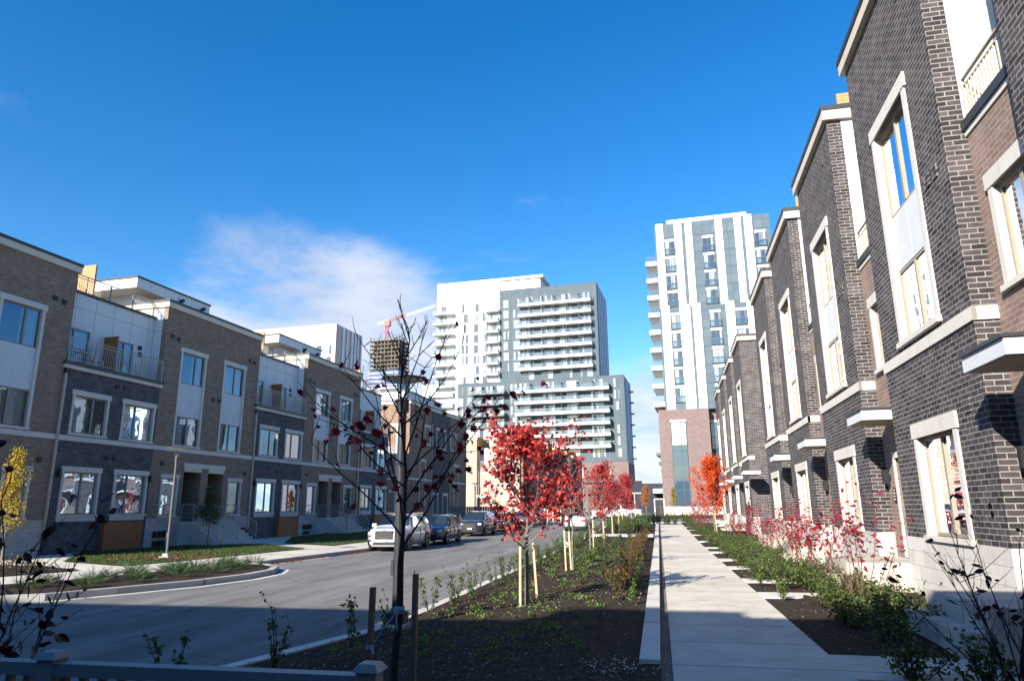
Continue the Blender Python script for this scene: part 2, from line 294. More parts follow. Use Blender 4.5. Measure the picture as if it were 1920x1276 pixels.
X['brickLdark'] = masonry('slate brick', (.060, .056, .062), (.105, .098, .105), (.13, .125, .13), ms=.008, var=.3, bump=.35)
X['brickE'] = masonry('russet brick', (.20, .13, .095), (.26, .172, .128), (.24, .175, .138), ms=.008, var=.15, bump=.3)
X['brickF'] = masonry('cream brick', (.33, .265, .215), (.385, .315, .26), (.36, .30, .25), ms=.008, var=.08, bump=.2)
X['brickP'] = masonry('podium brick', (.15, .108, .102), (.205, .15, .145), (.19, .15, .14), ms=.012, var=.15, bump=.2)
X['stone'] = masonry('cast stone', (.56, .525, .48), (.60, .56, .515), (.36, .34, .31), 1.3, 50, .006, var=.07, bump=.2)
X['block'] = masonry('stone foundation blocks', (.50, .475, .44), (.58, .55, .51), (.33, .31, .29), .62, .3, .007, var=.09, bump=.25)
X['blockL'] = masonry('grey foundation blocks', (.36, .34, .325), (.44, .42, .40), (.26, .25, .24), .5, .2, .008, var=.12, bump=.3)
X['panel'] = masonry('white cladding panel', (.62, .64, .67), (.64, .66, .69), (.20, .21, .23), 1.18, 2.9, .012, off=0, rough=.75, var=.04, bump=.3, spec=.2)
X['panelplain'] = mat('white spandrel panel', (.56, .58, .61), .75, .04, 2, spec=.2)
X['cornice'] = mat('cream metal cornice', (.56, .49, .39), .5, .07, 2)
X['cap'] = mat('black roof flashing', (.035, .036, .042), .45, .2, 3)
X['roof'] = mat('roof membrane', (.25, .25, .25), .9, .2, 1)
X['frame'] = mat('beige window frame', (.31, .265, .205), .65, .05, 3)
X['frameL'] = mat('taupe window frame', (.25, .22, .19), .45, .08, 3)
X['black'] = mat('black metal', (.016, .016, .018), .45, .2, 6)
X['rail'] = mat('beige railing', (.46, .41, .34), .45, .08, 3)
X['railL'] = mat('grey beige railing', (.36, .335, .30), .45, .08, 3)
X['pipe'] = mat('beige downpipe', (.40, .34, .27), .5, .08, 3)
X['glass'] = glass('window glass', .13, (.75, .82, .82), (.55, .76, 1, 1))
X['glassR'] = glass('clear window glass', .12, (.85, .9, .9))  # right row panes: lighter tint, nearly neutral reflection
X['curtain'] = curtain_mat('white curtain')
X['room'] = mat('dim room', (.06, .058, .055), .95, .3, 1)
X['door'] = mat('dark door', (.05, .04, .035), .5, .15, 2)
X['soffit'] = wood_mat('canopy soffit', (.38, .30, .21), .12, False)
X['wood'] = wood_mat('cedar boards', (.42, .23, .09), .15)
X['wooddark'] = wood_mat('brown stained boards', (.30, .105, .028), .15)
X['stake'] = wood_mat('pine stake', (.55, .40, .24), 0, False)
X['white'] = mat('white paint', (.74, .74, .73), .5, .04, 2)
X['whiteclad'] = masonry('white tower cladding', (.76, .76, .76), (.80, .80, .80), (.55, .56, .58), 3.0, 3.17, .02, off=0, rough=.8, var=.03, bump=.1, spec=.1)
X['greyclad'] = masonry('blue grey tower cladding', (.085, .115, .138), (.10, .132, .158), (.06, .08, .10), 1.2, 3.17, .03, off=0, rough=.8, var=.06, bump=.1, spec=.15)
X['blueclad'] = masonry('blue spandrel glass', (.085, .12, .15), (.105, .145, .175), (.055, .075, .095), 1.35, 1.47, .03, off=0, rough=.75, var=.05, bump=.1, spec=.2)
X['glassT'] = dark_glass('tower window glass', (.03, .045, .055), (.34, .37, .36), .14, thr=.5)
X['glassD'] = dark_glass('tower dark glass', (.03, .045, .06), (.16, .2, .22), .22, thr=.6)
X['glassTeal'] = dark_glass('podium curtain wall glass', (.045, .085, .115), (.06, .105, .14), .07)
X['frameT'] = mat('dark window frame', (.07, .08, .09), .5, .1, 2)
X['balglass'] = glass('balcony glass', .12, (.72, .80, .80))
X['slab'] = mat('white balcony slab', (.74, .73, .71), .7, .05, .6)
X['darkslab'] = mat('grey balcony slab', (.11, .125, .14), .6, .08, .6)
X['navy'] = mat('navy glass cladding', (.05, .09, .19), .2, .15, .4, spec=.6)
X['paleclad'] = mat('pale blue cladding', (.55, .60, .68), .5, .05, .4)
X['rawconc'] = mat('raw concrete', (.17, .15, .13), .95, .2, .1)
X['crane_w'] = mat('white crane steel', (.72, .72, .72), .6, .05)
X['crane_r'] = mat('red crane steel', (.5, .12, .10), .6, .1)
X['bark'] = mat('grey bark', (.17, .145, .125), .9, .3, 14, .6, 70)
X['barkdark'] = mat('dark bark', (.035, .028, .027), .9, .35, 14, .6, 70)
X['twig'] = mat('reddish twig', (.13, .065, .055), .8, .3, 10)
X['leafred'] = foliage('scarlet maple leaf', (.27, .010, .016), (.66, .10, .085), .42)
X['leafcrimson'] = foliage('deep crimson leaf', (.12, .006, .009), (.33, .016, .018), .35)
X['leaforange'] = foliage('orange red leaf', (.58, .045, .010), (.72, .14, .018), .4)
X['leafyellow'] = foliage('yellow leaf', (.40, .29, .025), (.58, .46, .07), .4)
X['leafolive'] = foliage('olive yellow leaf', (.24, .21, .03), (.42, .33, .05), .4)
X['leafrust'] = foliage('rust orange leaf', (.36, .12, .03), (.5, .2, .06), .4)
X['leafpink'] = foliage('pink red shrub leaf', (.20, .008, .018), (.36, .03, .05), .3)
X['leafdark'] = foliage('dark maroon leaf', (.022, .007, .008), (.065, .013, .012), .12)
X['leafgreen'] = foliage('green shrub leaf', (.045, .085, .022), (.12, .16, .045), .3)
X['leafmix'] = foliage('rust tinged shrub leaf', (.06, .085, .025), (.22, .11, .045), .3)
X['yew'] = foliage('yew needles', (.028, .055, .014), (.11, .145, .03), .25)
X['juniper'] = foliage('juniper sprays', (.018, .048, .016), (.075, .115, .038), .2)
X['weed'] = foliage('bright weed leaf', (.07, .14, .025), (.17, .26, .05), .35)
X['fallen'] = foliage('fallen leaves', (.20, .03, .02), (.42, .20, .09), .2)
X['pole'] = mat('dark grey lamp post', (.030, .032, .037), .35, .12, 4, spec=.5)
X['polelight'] = mat('grey lamp post', (.11, .108, .102), .5, .1, 4)
X['fencewhite'] = mat('white vinyl railing', (.25, .25, .25), .5, .04, 3)
X['tie'] = mat('webbing tie', (.38, .40, .43), .7, .1, 9)
X['rubber'] = mat('tyre rubber', (.018, .018, .019), .8, .2, 8)
X['alloy'] = mat('alloy rim', (.45, .45, .46), .3, .08, 8, metal=.8)
X['chrome'] = mat('chrome', (.7, .7, .7), .15, .03, 8, metal=1)
X['autoglass'] = dark_glass('car glass', (.010, .014, .02), (.02, .03, .04), .03)
X['redlamp'] = mat('red tail lamp', (.5, .01, .012), .2, .1, 8, coat=.6)
X['headlamp'] = mat('headlamp lens', (.62, .62, .60), .12, .1, 20, coat=.8)
X['barrier'] = mat('orange barrier', (.72, .16, .03), .5, .1, 4)
X['plate'] = mat('number plate', (.72, .73, .76), .4, .03, 4)
def paint(name, col): return mat(name, col, .32, .03, 2, coat=1, spec=.5)

# ================================================================ ground, road, walks
def sheet(name, polys, z, m, kind='structure', thick=0, slope=True):
    mb = MB()
    for poly in polys:
        if thick: mb.prism(poly, z - thick, z)
        else: mb.quad(*[(x, y, z) for x, y in poly])
    if slope: mb.v = [(x, y, zz_ + gz(y)) for x, y, zz_ in mb.v]
    return tag(mb.build(name, m), kind=kind)
def rect(x0, x1, y0, y1): return [(x0, y0), (x1, y0), (x1, y1), (x0, y1)]
mb = MB(); ys = [-200, 38, 125]
for i in range(2): mb.quad((-1500, ys[i], -.26 + gz(ys[i])), (1500, ys[i], -.26 + gz(ys[i])), (1500, ys[i + 1], -.26 + gz(ys[i + 1])), (-1500, ys[i + 1], -.26 + gz(ys[i + 1])))
z_ = -.26 + gz(125); mb.quad((-1500, 125, z_), (1500, 125, z_), (1500, 2500, z_), (-1500, 2500, z_))
tag(mb.build('ground', X['earth']), kind='structure')
sheet('road', [rect(-46, -4.2, -3, 38), rect(-24, -4.2, 38, 76), rect(-70, 45, 76, 92)], -.13, X['asphalt'])
# left verge (raised paving), split where the slope starts
kL = [(-46, 10.4), (-22, 12.2), (-16, 13.1), (-13.9, 14.4), (-13.2, 15.8), (-12.4, 17.6), (-12.0, 19.6), (-12.1, 21.2), (-12.7, 22.6), (-13.6, 23.4), (-14.4, 24.0), (-14.5, 25.2), (-14.2, 29), (-13.9, 33), (-13.9, 38), (-13.9, 68)]
sheet('left_pavement', [kL[:-1] + [(-46, 38)], [(-13.9, 38), (-13.9, 68), (-30, 68), (-30, 38)]], 0, X['walk'], thick=.24)
def ribbon(name, line, w0, w1, z0, z1, m):          # box ribbon along a polyline, w to the left of travel
    mb = MB(); L = [Vector((x, y, 0)) for x, y in line]; off = []
    for i, p in enumerate(L):
        t = (L[min(i + 1, len(L) - 1)] - L[max(i - 1, 0)]).normalized(); off.append(Vector((-t.y, t.x, 0)))
    for i in range(len(L) - 1):
        a_, b_, n0, n1 = L[i], L[i + 1], off[i], off[i + 1]
        q = [a_ + n0 * w0, b_ + n1 * w0, b_ + n1 * w1, a_ + n0 * w1]
        mb.hexa([(p.x, p.y, z0 + gz(p.y)) for p in q] + [(p.x, p.y, z1 + gz(p.y)) for p in q])
    return tag(mb.build(name, m), kind='structure')
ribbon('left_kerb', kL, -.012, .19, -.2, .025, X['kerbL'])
ribbon('left_gutter', kL[1:13], -.36, -.16, -.2, -.122, X['kerb'])
sR = [(-8.2, 3.4), (-6.4, 6.2), (-5.3, 8.3), (-4.62, 11.0), (-4.5, 13), (-4.52, 23), (-4.6, 38), (-4.62, 67)]
ribbon('strip_kerb', sR, -.20, .0, -.2, .02, X['kerb'])
ribbon('strip_gutter', sR, .012, .24, -.2, -.118, X['kerb'])
# planted strip: uneven soil
def soil_patch(name, x0f, x1f, y0, y1, step, amp, z=.0, seed=1):
    r_ = random.Random(seed); mb = MB(); ny = int((y1 - y0) / step) + 1; nx = 16
    from mathutils import noise
    for j in range(ny + 1):
        y = y0 + (y1 - y0) * j / ny
        for i in range(nx + 1):
            t = i / nx; x = x0f(y) * (1 - t) + x1f(y) * t
            ed = min(t, 1 - t) * 4; ed = min(1, ed)
            h_ = noise.noise((x * .9, y * .9, 3)) * .6 + noise.noise((x * 2.6, y * 2.6, 9)) * .45 + noise.noise((x * 7, y * 7, 5)) * .22
            mb.v.append((x, y, z + gz(y) + (amp * (.35 + h_)) * ed))
    for j in range(ny):
        for i in range(nx):
            b = j * (nx + 1) + i; mb.f.append((b, b + 1, b + nx + 2, b + nx + 1))
    return tag(mb.build(name, X['soil'], smooth=180), kind='structure')
def sx0(y):
    for (xa, ya), (xb, yb) in zip(sR, sR[1:]):
        if ya <= y <= yb: return xa + (xb - xa) * (y - ya) / (yb - ya) + .21
    return sR[0][0] + .2 if y < sR[0][1] else -4.4
soil_patch('planting_soil', sx0, lambda y: -.335, 3.4, 38, .22, .09)
soil_patch('planting_soil_beyond', sx0, lambda y: -.335, 38, 67, .5, .08)
sheet('cross_kerb', [rect(-4.6, -.37, 44.9, 46.2)], .13, X['kerb'], thick=.2)
sheet('planter_kerb', [rect(-.33, -.08, 9.2, 38), rect(-.33, -.08, 38, 66)], .07, X['kerb'], thick=.35)
sheet('loose_soil', [rect(-.40, -.08, 3.4, 9.19)], .02, X['soil'])
sheet('drain_strip', [rect(-.078, .058, 3, 38), rect(-.078, .058, 38, 66)], -.03, X['darkconc'], thick=.1)
sheet('sidewalk', [rect(.06, 2.03, -3, 38), rect(.06, 2.03, 38, 66)], 0, X['walk'], thick=.24)
sheet('entry_walk', [rect(2.034, 3.75, 8.9, 10.25)], -.006, X['walk'], thick=.2)
sheet('entry_walks_beyond', [rect(2.034, 3.4, y, y + .9) for y in (16.1, 19.2, 23.2, 26.6, 30.9, 34.3)] + [rect(2.034, 3.4, y, y + .9) for y in (39.8, 47, 54, 60)], .012, X['kerb'], thick=.2)
soil_patch('right_bed_soil', lambda y: 2.03, lambda y: 5.3 + .018 * y, 10.26, 38, .3, .07, -.02, 3)
soil_patch('right_bed_soil_beyond', lambda y: 2.03, lambda y: 5.3 + .018 * y, 38, 72, .6, .06, -.02, 4)
sheet('right_bed_near', [rect(2.03, 6.5, -3, 8.9)], -.05, X['soil'])
sheet('cross_sidewalk', [rect(-4.2, 40, 66.4, 75.6)], -.05, X['conc'])
sheet('far_verge', [rect(-70, 40, 92.5, 108)], -.06, X['grassbase'])
# left beds and lawns
bed1 = [(-16, 13.35), (-14.05, 14.65), (-13.4, 15.9), (-12.6, 17.7), (-12.22, 19.6), (-12.32, 21.1), (-12.85, 22.35), (-13.7, 23.1), (-14.6, 22.7), (-15.25, 21), (-15.7, 18.9), (-16.2, 17), (-17.2, 15.6), (-19, 14.4), (-24, 13.4), (-24, 12.3)]
bed2 = [(-18.4, 20.3), (-19.2, 17.8), (-22, 16.5), (-25, 18), (-25, 21.5), (-21.5, 21.8)]
sheet('left_bed_soil', [bed1, bed2], .03, X['soil'])
lawn1 = [(-18.2, 22.0), (-17.8, 24.6), (-17.0, 32.7), (-21.7, 36.6), (-25.4, 35.6), (-26.2, 30.5), (-26.5, 29.2), (-22.3, 23.7)]
lawn3 = [(-16.9, 35.4), (-21.2, 37.9), (-16.9, 37.9)]
lawn3b = [(-16.9, 38), (-21.2, 38.1), (-24.4, 45), (-24.2, 54), (-15.7, 54), (-15.7, 44)]
sheet('lawn', [lawn1, lawn3, lawn3b], .025, X['grassbase'])
def inside(p, poly):
    x, y = p; r_ = False
    for (xa, ya), (xb, yb) in zip(poly, poly[1:] + poly[:1]):
        if (ya > y) != (yb > y) and x < (xb - xa) * (y - ya) / (yb - ya) + xa: r_ = not r_
    return r_
def scatter(poly, n, r_):
    xs = [p[0] for p in poly]; ys_ = [p[1] for p in poly]; o = []
    while len(o) < n:
        p = (r_.uniform(min(xs), max(xs)), r_.uniform(min(ys_), max(ys_)))
        if inside(p, poly): o.append(p)
    return o
mb = MB(); r_ = random.Random(3)
for poly, n in ((lawn1, 15000), (lawn3, 900), (lawn3b, 7000)):
    for x, y in scatter(poly, n, r_):
        a_ = r_.uniform(0, 6.28); h_ = r_.uniform(.03, .085); w_ = .012; z0 = .022 + gz(y); dx, dy = math.cos(a_) * w_, math.sin(a_) * w_
        mb.quad((x - dx, y - dy, z0), (x + dx, y + dy, z0), (x + r_.gauss(0, .03), y + r_.gauss(0, .03), z0 + h_))
tag(mb.build('grass', X['grass']), 'mown green lawn in front of the left townhouses', 'grass', kind='stuff')
mb = MB()
def flake(mb, x, y, z, s, r_, flat=.5):
    a_ = r_.uniform(0, 6.28); u = Vector((math.cos(a_), math.sin(a_), r_.gauss(0, flat * .5))).normalized() * s; v = Vector((-math.sin(a_), math.cos(a_), r_.gauss(0, flat * .5))).normalized() * s * .7
    p = Vector((x, y, z)); mb.quad(p - u, p - v, p + u, p + v)
for x, y in scatter(lawn1, 420, r_): flake(mb, x, y, .06, r_.uniform(.03, .06), r_)
for i in range(520): flake(mb, -19.2 + r_.gauss(0, 1.5), 26.0 + r_.gauss(0, 1.1), .07, r_.uniform(.03, .06), r_)
for i in range(620):                                                # drifts in the gutter
    y = r_.choice([r_.uniform(24.2, 26.5), r_.uniform(24.2, 27), r_.uniform(26, 29), r_.uniform(30.5, 32.6)]); x0 = -14.45 + (y - 25) * .075
    flake(mb, x0 + abs(r_.gauss(.06, .12)), y, -.11, r_.uniform(.03, .055), r_)
for i in range(60): flake(mb, r_.uniform(-12, -5), r_.uniform(14, 40), -.12, r_.uniform(.025, .045), r_, .2)
for i in range(45): flake(mb, r_.uniform(.1, 5), r_.uniform(9, 30), .03, r_.uniform(.02, .04), r_, .2)
tag(mb.build('fallen_leaves', X['fallen']), 'dry red and tan leaves fallen on lawn, gutter and paving', 'leaves', kind='stuff')
mb = MB()
for i in range(5200):
    y = 8 + 32 * r_.random() ** 1.6; x = r_.uniform(sx0(y) + .1, -.45); flake(mb, x, y, .055 + gz(y) + r_.uniform(-.02, .06), r_.uniform(.008, .024), r_, .6)
for i in range(1200):
    y = 10.4 + 22 * r_.random() ** 1.5; x = r_.uniform(2.1, 4.6); flake(mb, x, y, .03 + r_.uniform(-.02, .05), r_.uniform(.008, .022), r_, .6)
tag(mb.build('wood_chips', X['chip']), 'pale bark chips scattered over the dark planting soil', 'mulch', kind='stuff')

mb = MB(); r_ = random.Random(12)
for i in range(200): flake(mb, -.25 + r_.gauss(-.25, .28) * .9, 8.85 + r_.gauss(0, .28), .05 + r_.uniform(0, .03), r_.uniform(.008, .02), r_, .8)
tag(mb.build('gravel', X['kerb']), 'pale gravel spilled at the near end of the planter kerb', 'gravel', kind='stuff')

# ================================================================ windows and house parts
_cache = {}
def hwin(fr, parent, u0, u1, z0, z1, split=.5, depth=.13, fm='frame', gm='glass', curtain=1, fw=.065, name='window', surround=None, sill=True, sm='stone', lint=.26, jw=.13, bars=()):
    """recessed window: frame part with pane, curtain and stone surround as sub-parts"""
    mb = MB(); w0, w1 = -depth, -depth + .06
    fr.box(mb, u0, u1, w0, w1, z0, z0 + fw); fr.box(mb, u0, u1, w0, w1, z1 - fw, z1)
    fr.box(mb, u0, u0 + fw, w0, w1, z0 + fw, z1 - fw); fr.box(mb, u1 - fw, u1, w0, w1, z0 + fw, z1 - fw)
    if split:
        c = u0 + (u1 - u0) * split; fr.box(mb, c - fw * .7, c + fw * .7, w0, w1 + .01, z0 + fw, z1 - fw)
    for b in bars: fr.box(mb, u0 + fw, u1 - fw, w0, w1 - .005, b - .03, b + .03)
    f = mb.build(name, X[fm], parent)
    mb = MB(); a = fw * .9
    mb.quad(fr.P(u0 + a, w0 + .03, z0 + a), fr.P(u1 - a, w0 + .03, z0 + a), fr.P(u1 - a, w0 + .03, z1 - a), fr.P(u0 + a, w0 + .03, z1 - a))
    mb.build('pane', X[gm], f)
    mb = MB(); wd = w0 - .1; W_ = u1 - u0
    if curtain == 1:   # both curtains, a gap between
        g0, g1 = u0 + W_ * .42, u0 + W_ * .56
        for p, q in ((u0, g0), (g1, u1)): mb.quad(fr.P(p, wd, z0), fr.P(q, wd, z0), fr.P(q, wd, z1), fr.P(p, wd, z1))
    elif curtain == 2: mb.quad(fr.P(u0, wd, z0), fr.P(u1, wd, z0), fr.P(u1, wd, z1), fr.P(u0, wd, z1))
    elif curtain == 3: mb.quad(fr.P(u0, wd, z0), fr.P(u0 + W_ * .3, wd, z0), fr.P(u0 + W_ * .3, wd, z1), fr.P(u0, wd, z1))
    elif curtain == 4: mb.quad(fr.P(u0 + W_ * .55, wd, z0), fr.P(u1, wd, z0), fr.P(u1, wd, z1), fr.P(u0 + W_ * .55, wd, z1))
    if curtain: mb.build('curtain', X['curtain'], f)
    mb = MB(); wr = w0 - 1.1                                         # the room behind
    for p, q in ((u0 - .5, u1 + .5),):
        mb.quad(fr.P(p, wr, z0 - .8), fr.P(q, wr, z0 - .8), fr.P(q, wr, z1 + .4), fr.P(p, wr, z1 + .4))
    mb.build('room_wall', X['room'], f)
    if surround:
        mb = MB(); s = surround
        fr.box(mb, u0 - jw - .06, u1 + jw + .06, -.02, .05, z1, z1 + lint)
        fr.box(mb, u0 - jw, u0 + .004, -depth + .06, .035, z0, z1); fr.box(mb, u1 - .004, u1 + jw, -depth + .06, .035, z0, z1)
        mb.build('surround', X[sm], f)
    if sill:
        mb = MB(); fr.box(mb, u0 - jw - .05, u1 + jw + .05, -depth + .06, .085, z0 - .1, z0)
        if sill == 2: fr.box(mb, u0 - jw, u1 + jw, -.02, .03, z0 - .30, z0 - .1)
        mb.build('sill', X[sm], f)
    return f
def railing(fr, parent, u0, u1, w_, z0, z1, m, posts=2, step=.115, name='balcony_railing', bar=.009, ends=()):
    mb = MB()
    for i in range(posts + 1):
        u = u0 + (u1 - u0) * i / posts; fr.box(mb, u - .025, u + .025, w_ - .025, w_ + .025, z0, z1)
    fr.box(mb, u0, u1, w_ - .03, w_ + .03, z1, z1 + .04); fr.box(mb, u0, u1, w_ - .015, w_ + .015, z1 - .13, z1 - .1); fr.box(mb, u0, u1, w_ - .015, w_ + .015, z0 + .07, z0 + .1)
    n = int((u1 - u0) / step)
    for i in range(1, n):
        u = u0 + (u1 - u0) * i / n; fr.box(mb, u - bar, u + bar, w_ - bar, w_ + bar, z0 + .1, z1 - .13)
    return mb.build(name, X[m], parent)
def cornice(fr, parent, u0, u1, back, z0, cm='cornice', over=.1, wrap0=True, wrap1=True):
    mb = MB(); mc = MB()
    a0 = u0 - over if wrap0 else u0; a1 = u1 + over if wrap1 else u1
    fr.box(mb, a0, a1, -.3, over, z0, z0 + .3); fr.box(mc, a0 - .03, a1 + .03, -.3, over + .03, z0 + .302, z0 + .44)
    if wrap0: fr.box(mb, a0, a0 + over + .02, -back, -.3, z0, z0 + .3); fr.box(mc, a0 - .03, a0 + over + .02, -back, -.3, z0 + .302, z0 + .44)
    if wrap1: fr.box(mb, a1 - over - .02, a1, -back, -.3, z0, z0 + .3); fr.box(mc, a1 - over - .02, a1 + .03, -back, -.3, z0 + .302, z0 + .44)
    o = mb.build('cornice', X[cm], parent); mc.build('flashing', X['cap'], o)
def vents(fr, parent, spots, m='black', s=.11):
    for u, z in spots:
        mb = MB(); fr.box(mb, u - s, u + s, 0, .06, z - s, z + s)
        for k in range(3): fr.box(mb, u - s * .8, u + s * .8, .06, .075, z - s * .75 + k * s * .55, z - s * .6 + k * s * .55)
        mb.build('vent', X[m], parent)
def wall_light(fr, parent, u, z, up=.34):
    mb = MB(); fr.box(mb, u - .05, u + .05, 0, .06, z - .06, z + .06); fr.box(mb, u - .06, u + .06, .06, .19, z - up / 2, z + up / 2)
    mb.build('wall_light', X['black'], parent)
def downpipe(fr, parent, u, z0, z1):
    mb = MB(); fr.box(mb, u - .055, u + .055, .015, .11, z0, z1)
    for z in (z0 + .8, (z0 + z1) / 2, z1 - 1): fr.box(mb, u - .1, u + .1, .01, .12, z, z + .04)
    o = mb.build('downpipe', X['pipe'], parent); mb = MB(); fr.box(mb, u - .11, u + .11, .01, .17, z1, z1 + .22); mb.build('rain_head', X['black'], o)

# ---------------------------------------------------------------- left row (fronts in shade)
LA, LOFF = 3.478, -28.2
def left_thing(y0, label):
    return thing('townhouse', label, 'townhouse', at(LA, LOFF, y0), -R(LA), 'taupe and slate brick townhouses on the left')
FL = FR((0, 0, 0), (0, 1, 0), (1, 0, 0))
DEEP = 10.0
def left_brick(p, y0, y1, cols=True, near_wall=False, far_wall=False, entry=True, c0=0):
    """taupe block: y in house coordinates, c0 the y the drawing is measured from (block width 8.65)"""
    q = lambda v: c0 + v
    wins = []
    for a_ in (1.46, 5.22):
        if q(a_) < y0: continue
        wins.append((q(a_), q(a_ + 1.9)))
    holes = [(a_, b_, 5.42, 10.68) for a_, b_ in wins]
    gw = [g for g in ((.9, 2.0), (6.5, 7.6)) if q(g[0]) > y0]
    holes += [(q(a_), q(b_), 1.62, 3.58) for a_, b_ in gw]
    doors = [(2.5, 3.92), (4.54, 5.93)] if entry else []
    holes_d = [(q(a_), q(b_), 1.28, 4.02) for a_, b_ in doors]
    mb = MB(); FL.wall(mb, y0, y1, 1.5, 13.0, [h for h in holes], .16)
    mb2 = MB()
    if entry:                                       # cut the door openings: rebuild with both sets
        mb = MB(); FL.wall(mb, y0, y1, 1.5, 13.0, holes + [(h[0], h[1], 1.5, h[3]) for h in holes_d], .16)
    for u in ([y0] if near_wall else []) + ([y1] if far_wall else []):
        mb.quad((0, u, 1.5), (-DEEP, u, 1.5), (-DEEP, u, 13.0), (0, u, 13.0))
    wl = mb.build('brick_wall', X['brickL'], p)
    mb = MB()                                       # flanks above the balconies: white panels
    if not near_wall: mb.quad((-.3, y0 + .002, 8.6), (-4, y0 + .002, 8.6), (-4, y0 + .002, 13.0), (-.3, y0 + .002, 13.0)); 
    if mb.v:
        mb.build('panel_flank', X['panel'], p)
        mb = MB(); mb.quad((0, y0, 8.4), (-.3, y0, 8.4), (-.3, y0, 13.0), (0, y0, 13.0)); mb.build('brick_return', X['brickL'], p)
    mb = MB(); mb.quad((-DEEP, y0, -.3), (-DEEP, y1, -.3), (-DEEP, y1, 13), (-DEEP, y0, 13)); mb.quad((0, y0, 12.98), (-DEEP, y0, 12.98), (-DEEP, y1, 12.98), (0, y1, 12.98)); mb.build('roof', X['roof'], p)
    # stone foundation with the door openings
    mb = MB(); fh = [(h[0], h[1], h[2], 1.5) for h in holes_d]
    FL.wall(mb, y0, y1, -.4, 1.5, fh, .16, .015)
    if near_wall: mb.quad((.015, y0, -.4), (-DEEP, y0, -.4), (-DEEP, y0, 1.5), (.015, y0, 1.5))
    FL.box(mb, y0, q(2.5) if entry else y1, -.1, .04, 1.38, 1.502)
    if entry: FL.box(mb, q(5.93), y1, -.1, .04, 1.38, 1.502)
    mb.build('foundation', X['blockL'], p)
    mb = MB(); FL.box(mb, y0, y1, -.02, .035, 5.05, 5.28); mb.build('stone_band', X['stone'], p)
    for k, (a_, b_) in enumerate(wins):
        sur = MB(); FL.box(sur, a_ - .2, b_ + .2, -.02, .05, 10.68, 10.94)
        FL.box(sur, a_ - .13, a_ + .004, -.07, .035, 5.42, 10.68); FL.box(sur, b_ - .004, b_ + .13, -.07, .035, 5.42, 10.68); FL.box(sur, a_ - .18, b_ + .18, -.07, .08, 5.32, 5.42)
        s_ = sur.build('window_surround', X['stone'], p)
        pn = MB(); FL.box(pn, a_, b_, -.13, -.06, 7.05, 8.92); FL.box(pn, (a_ + b_) / 2 - .008, (a_ + b_) / 2 + .008, -.065, -.056, 7.05, 8.92); pn.build('spandrel_panel', X['panelplain'], p)
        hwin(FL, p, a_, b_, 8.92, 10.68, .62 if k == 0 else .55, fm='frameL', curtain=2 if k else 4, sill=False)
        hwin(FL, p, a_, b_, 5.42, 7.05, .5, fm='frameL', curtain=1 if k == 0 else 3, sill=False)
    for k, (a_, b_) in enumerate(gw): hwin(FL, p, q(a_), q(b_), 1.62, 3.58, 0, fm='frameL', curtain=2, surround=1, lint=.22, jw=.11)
    vents(FL, p, [(q(u), z) for u, z in ((.5, 11.4), (1.0, 11.3), (4.35, 8.35), (4.9, 8.35), (7.6, 11.4), (8.1, 11.35), (.75, 4.35), (8.0, 4.1)) if q(u) > y0])
    if entry:
        mb = MB(); FL.box(mb, q(2.42), q(6.0), -.02, .05, 4.23, 4.48); mb.build('door_lintel', X['stone'], p)
        mb = MB()
        for a_, b_ in doors: FL.box(mb, q(a_) + .001, q(b_) - .001, -.3, .02, 4.0, 4.229)
        mb.build('door_header', X['cornice'], p)
        for h in holes_d:                           # recessed porch: side walls, ceiling, floor and door
            a_, b_ = h[0], h[1]; mb = MB(); d = 1.5
            mb.quad((-.16, a_, 1.28), (-d, a_, 1.28), (-d, a_, 4.02), (-.16, a_, 4.02)); mb.quad((-.16, b_, 1.28), (-d, b_, 1.28), (-d, b_, 4.02), (-.16, b_, 4.02)); mb.quad((-d, a_, 1.28), (-d, b_, 1.28), (-d, b_, 4.02), (-d, a_, 4.02)); mb.quad((-.0, a_, 4.02), (-d, a_, 4.02), (-d, b_, 4.02), (-.0, b_, 4.02))
            mb.build('porch_wall', X['brickL'], p)
            mb = MB(); FL.box(mb, a_ + .2, b_ - .2, -d + .01, -d + .07, 1.3, 3.5); o = mb.build('door', X['door'], p)
            mb = MB(); FL.box(mb, b_ - .34, b_ - .3, -d + .07, -d + .13, 2.2, 2.5); mb.build('handle', X['chrome'], o)
        mb = MB(); mb.box(-1.5, .9, q(2.45), q(6.0), -.3, 1.28)          # landing and steps towards the street
        for k in range(6): mb.box(.9 + k * .28, 1.18 + k * .28, q(2.45), q(6.0), -.3, 1.28 - (k + 1) * .18)
        mb.build('entrance_steps', X['conc'], p)
        for u in (2.5, 4.22, 5.95):
            mb = MB(); u = q(u); pts = [(.05, u, 2.2), (.9, u, 2.2), (2.58, u, 1.12)]
            mb.tube(pts, .025, 6); mb.tube([(a_, b_, c_ - .75) for a_, b_, c_ in pts], .016, 5)
            for x, z in ((.08, 2.2), (.9, 2.2), (2.55, 1.14)): mb.tube([(x, u, z), (x, u, z - .95)], .024, 5)
            for k in range(1, 20):
                x = .05 + k * .126; z = 2.2 if x < .9 else 2.2 - (x - .9) * .643
                mb.tube([(x, u, z), (x, u, z - .75)], .009, 4)
            mb.build('stair_railing', X['railL'], p)
        for u, n in ((.7, 3), (7.6, 3)):            # meters on the foundation
            for k in range(n):
                mb = MB(); FL.box(mb, q(u) + k * .34 - .11, q(u) + k * .34 + .11, .016, .2, .5, .82); mb.build('meter', X['black'], p)
        for u in (1.05, 7.4):
            mb = MB(); FL.box(mb, q(u) - .45, q(u) + .45, .016, .06, .0, .32); mb.build('basement_window', X['black'], p)
    cornice(FL, p, y0, y1, 4.0, 12.95, wrap0=not near_wall or True, wrap1=True)
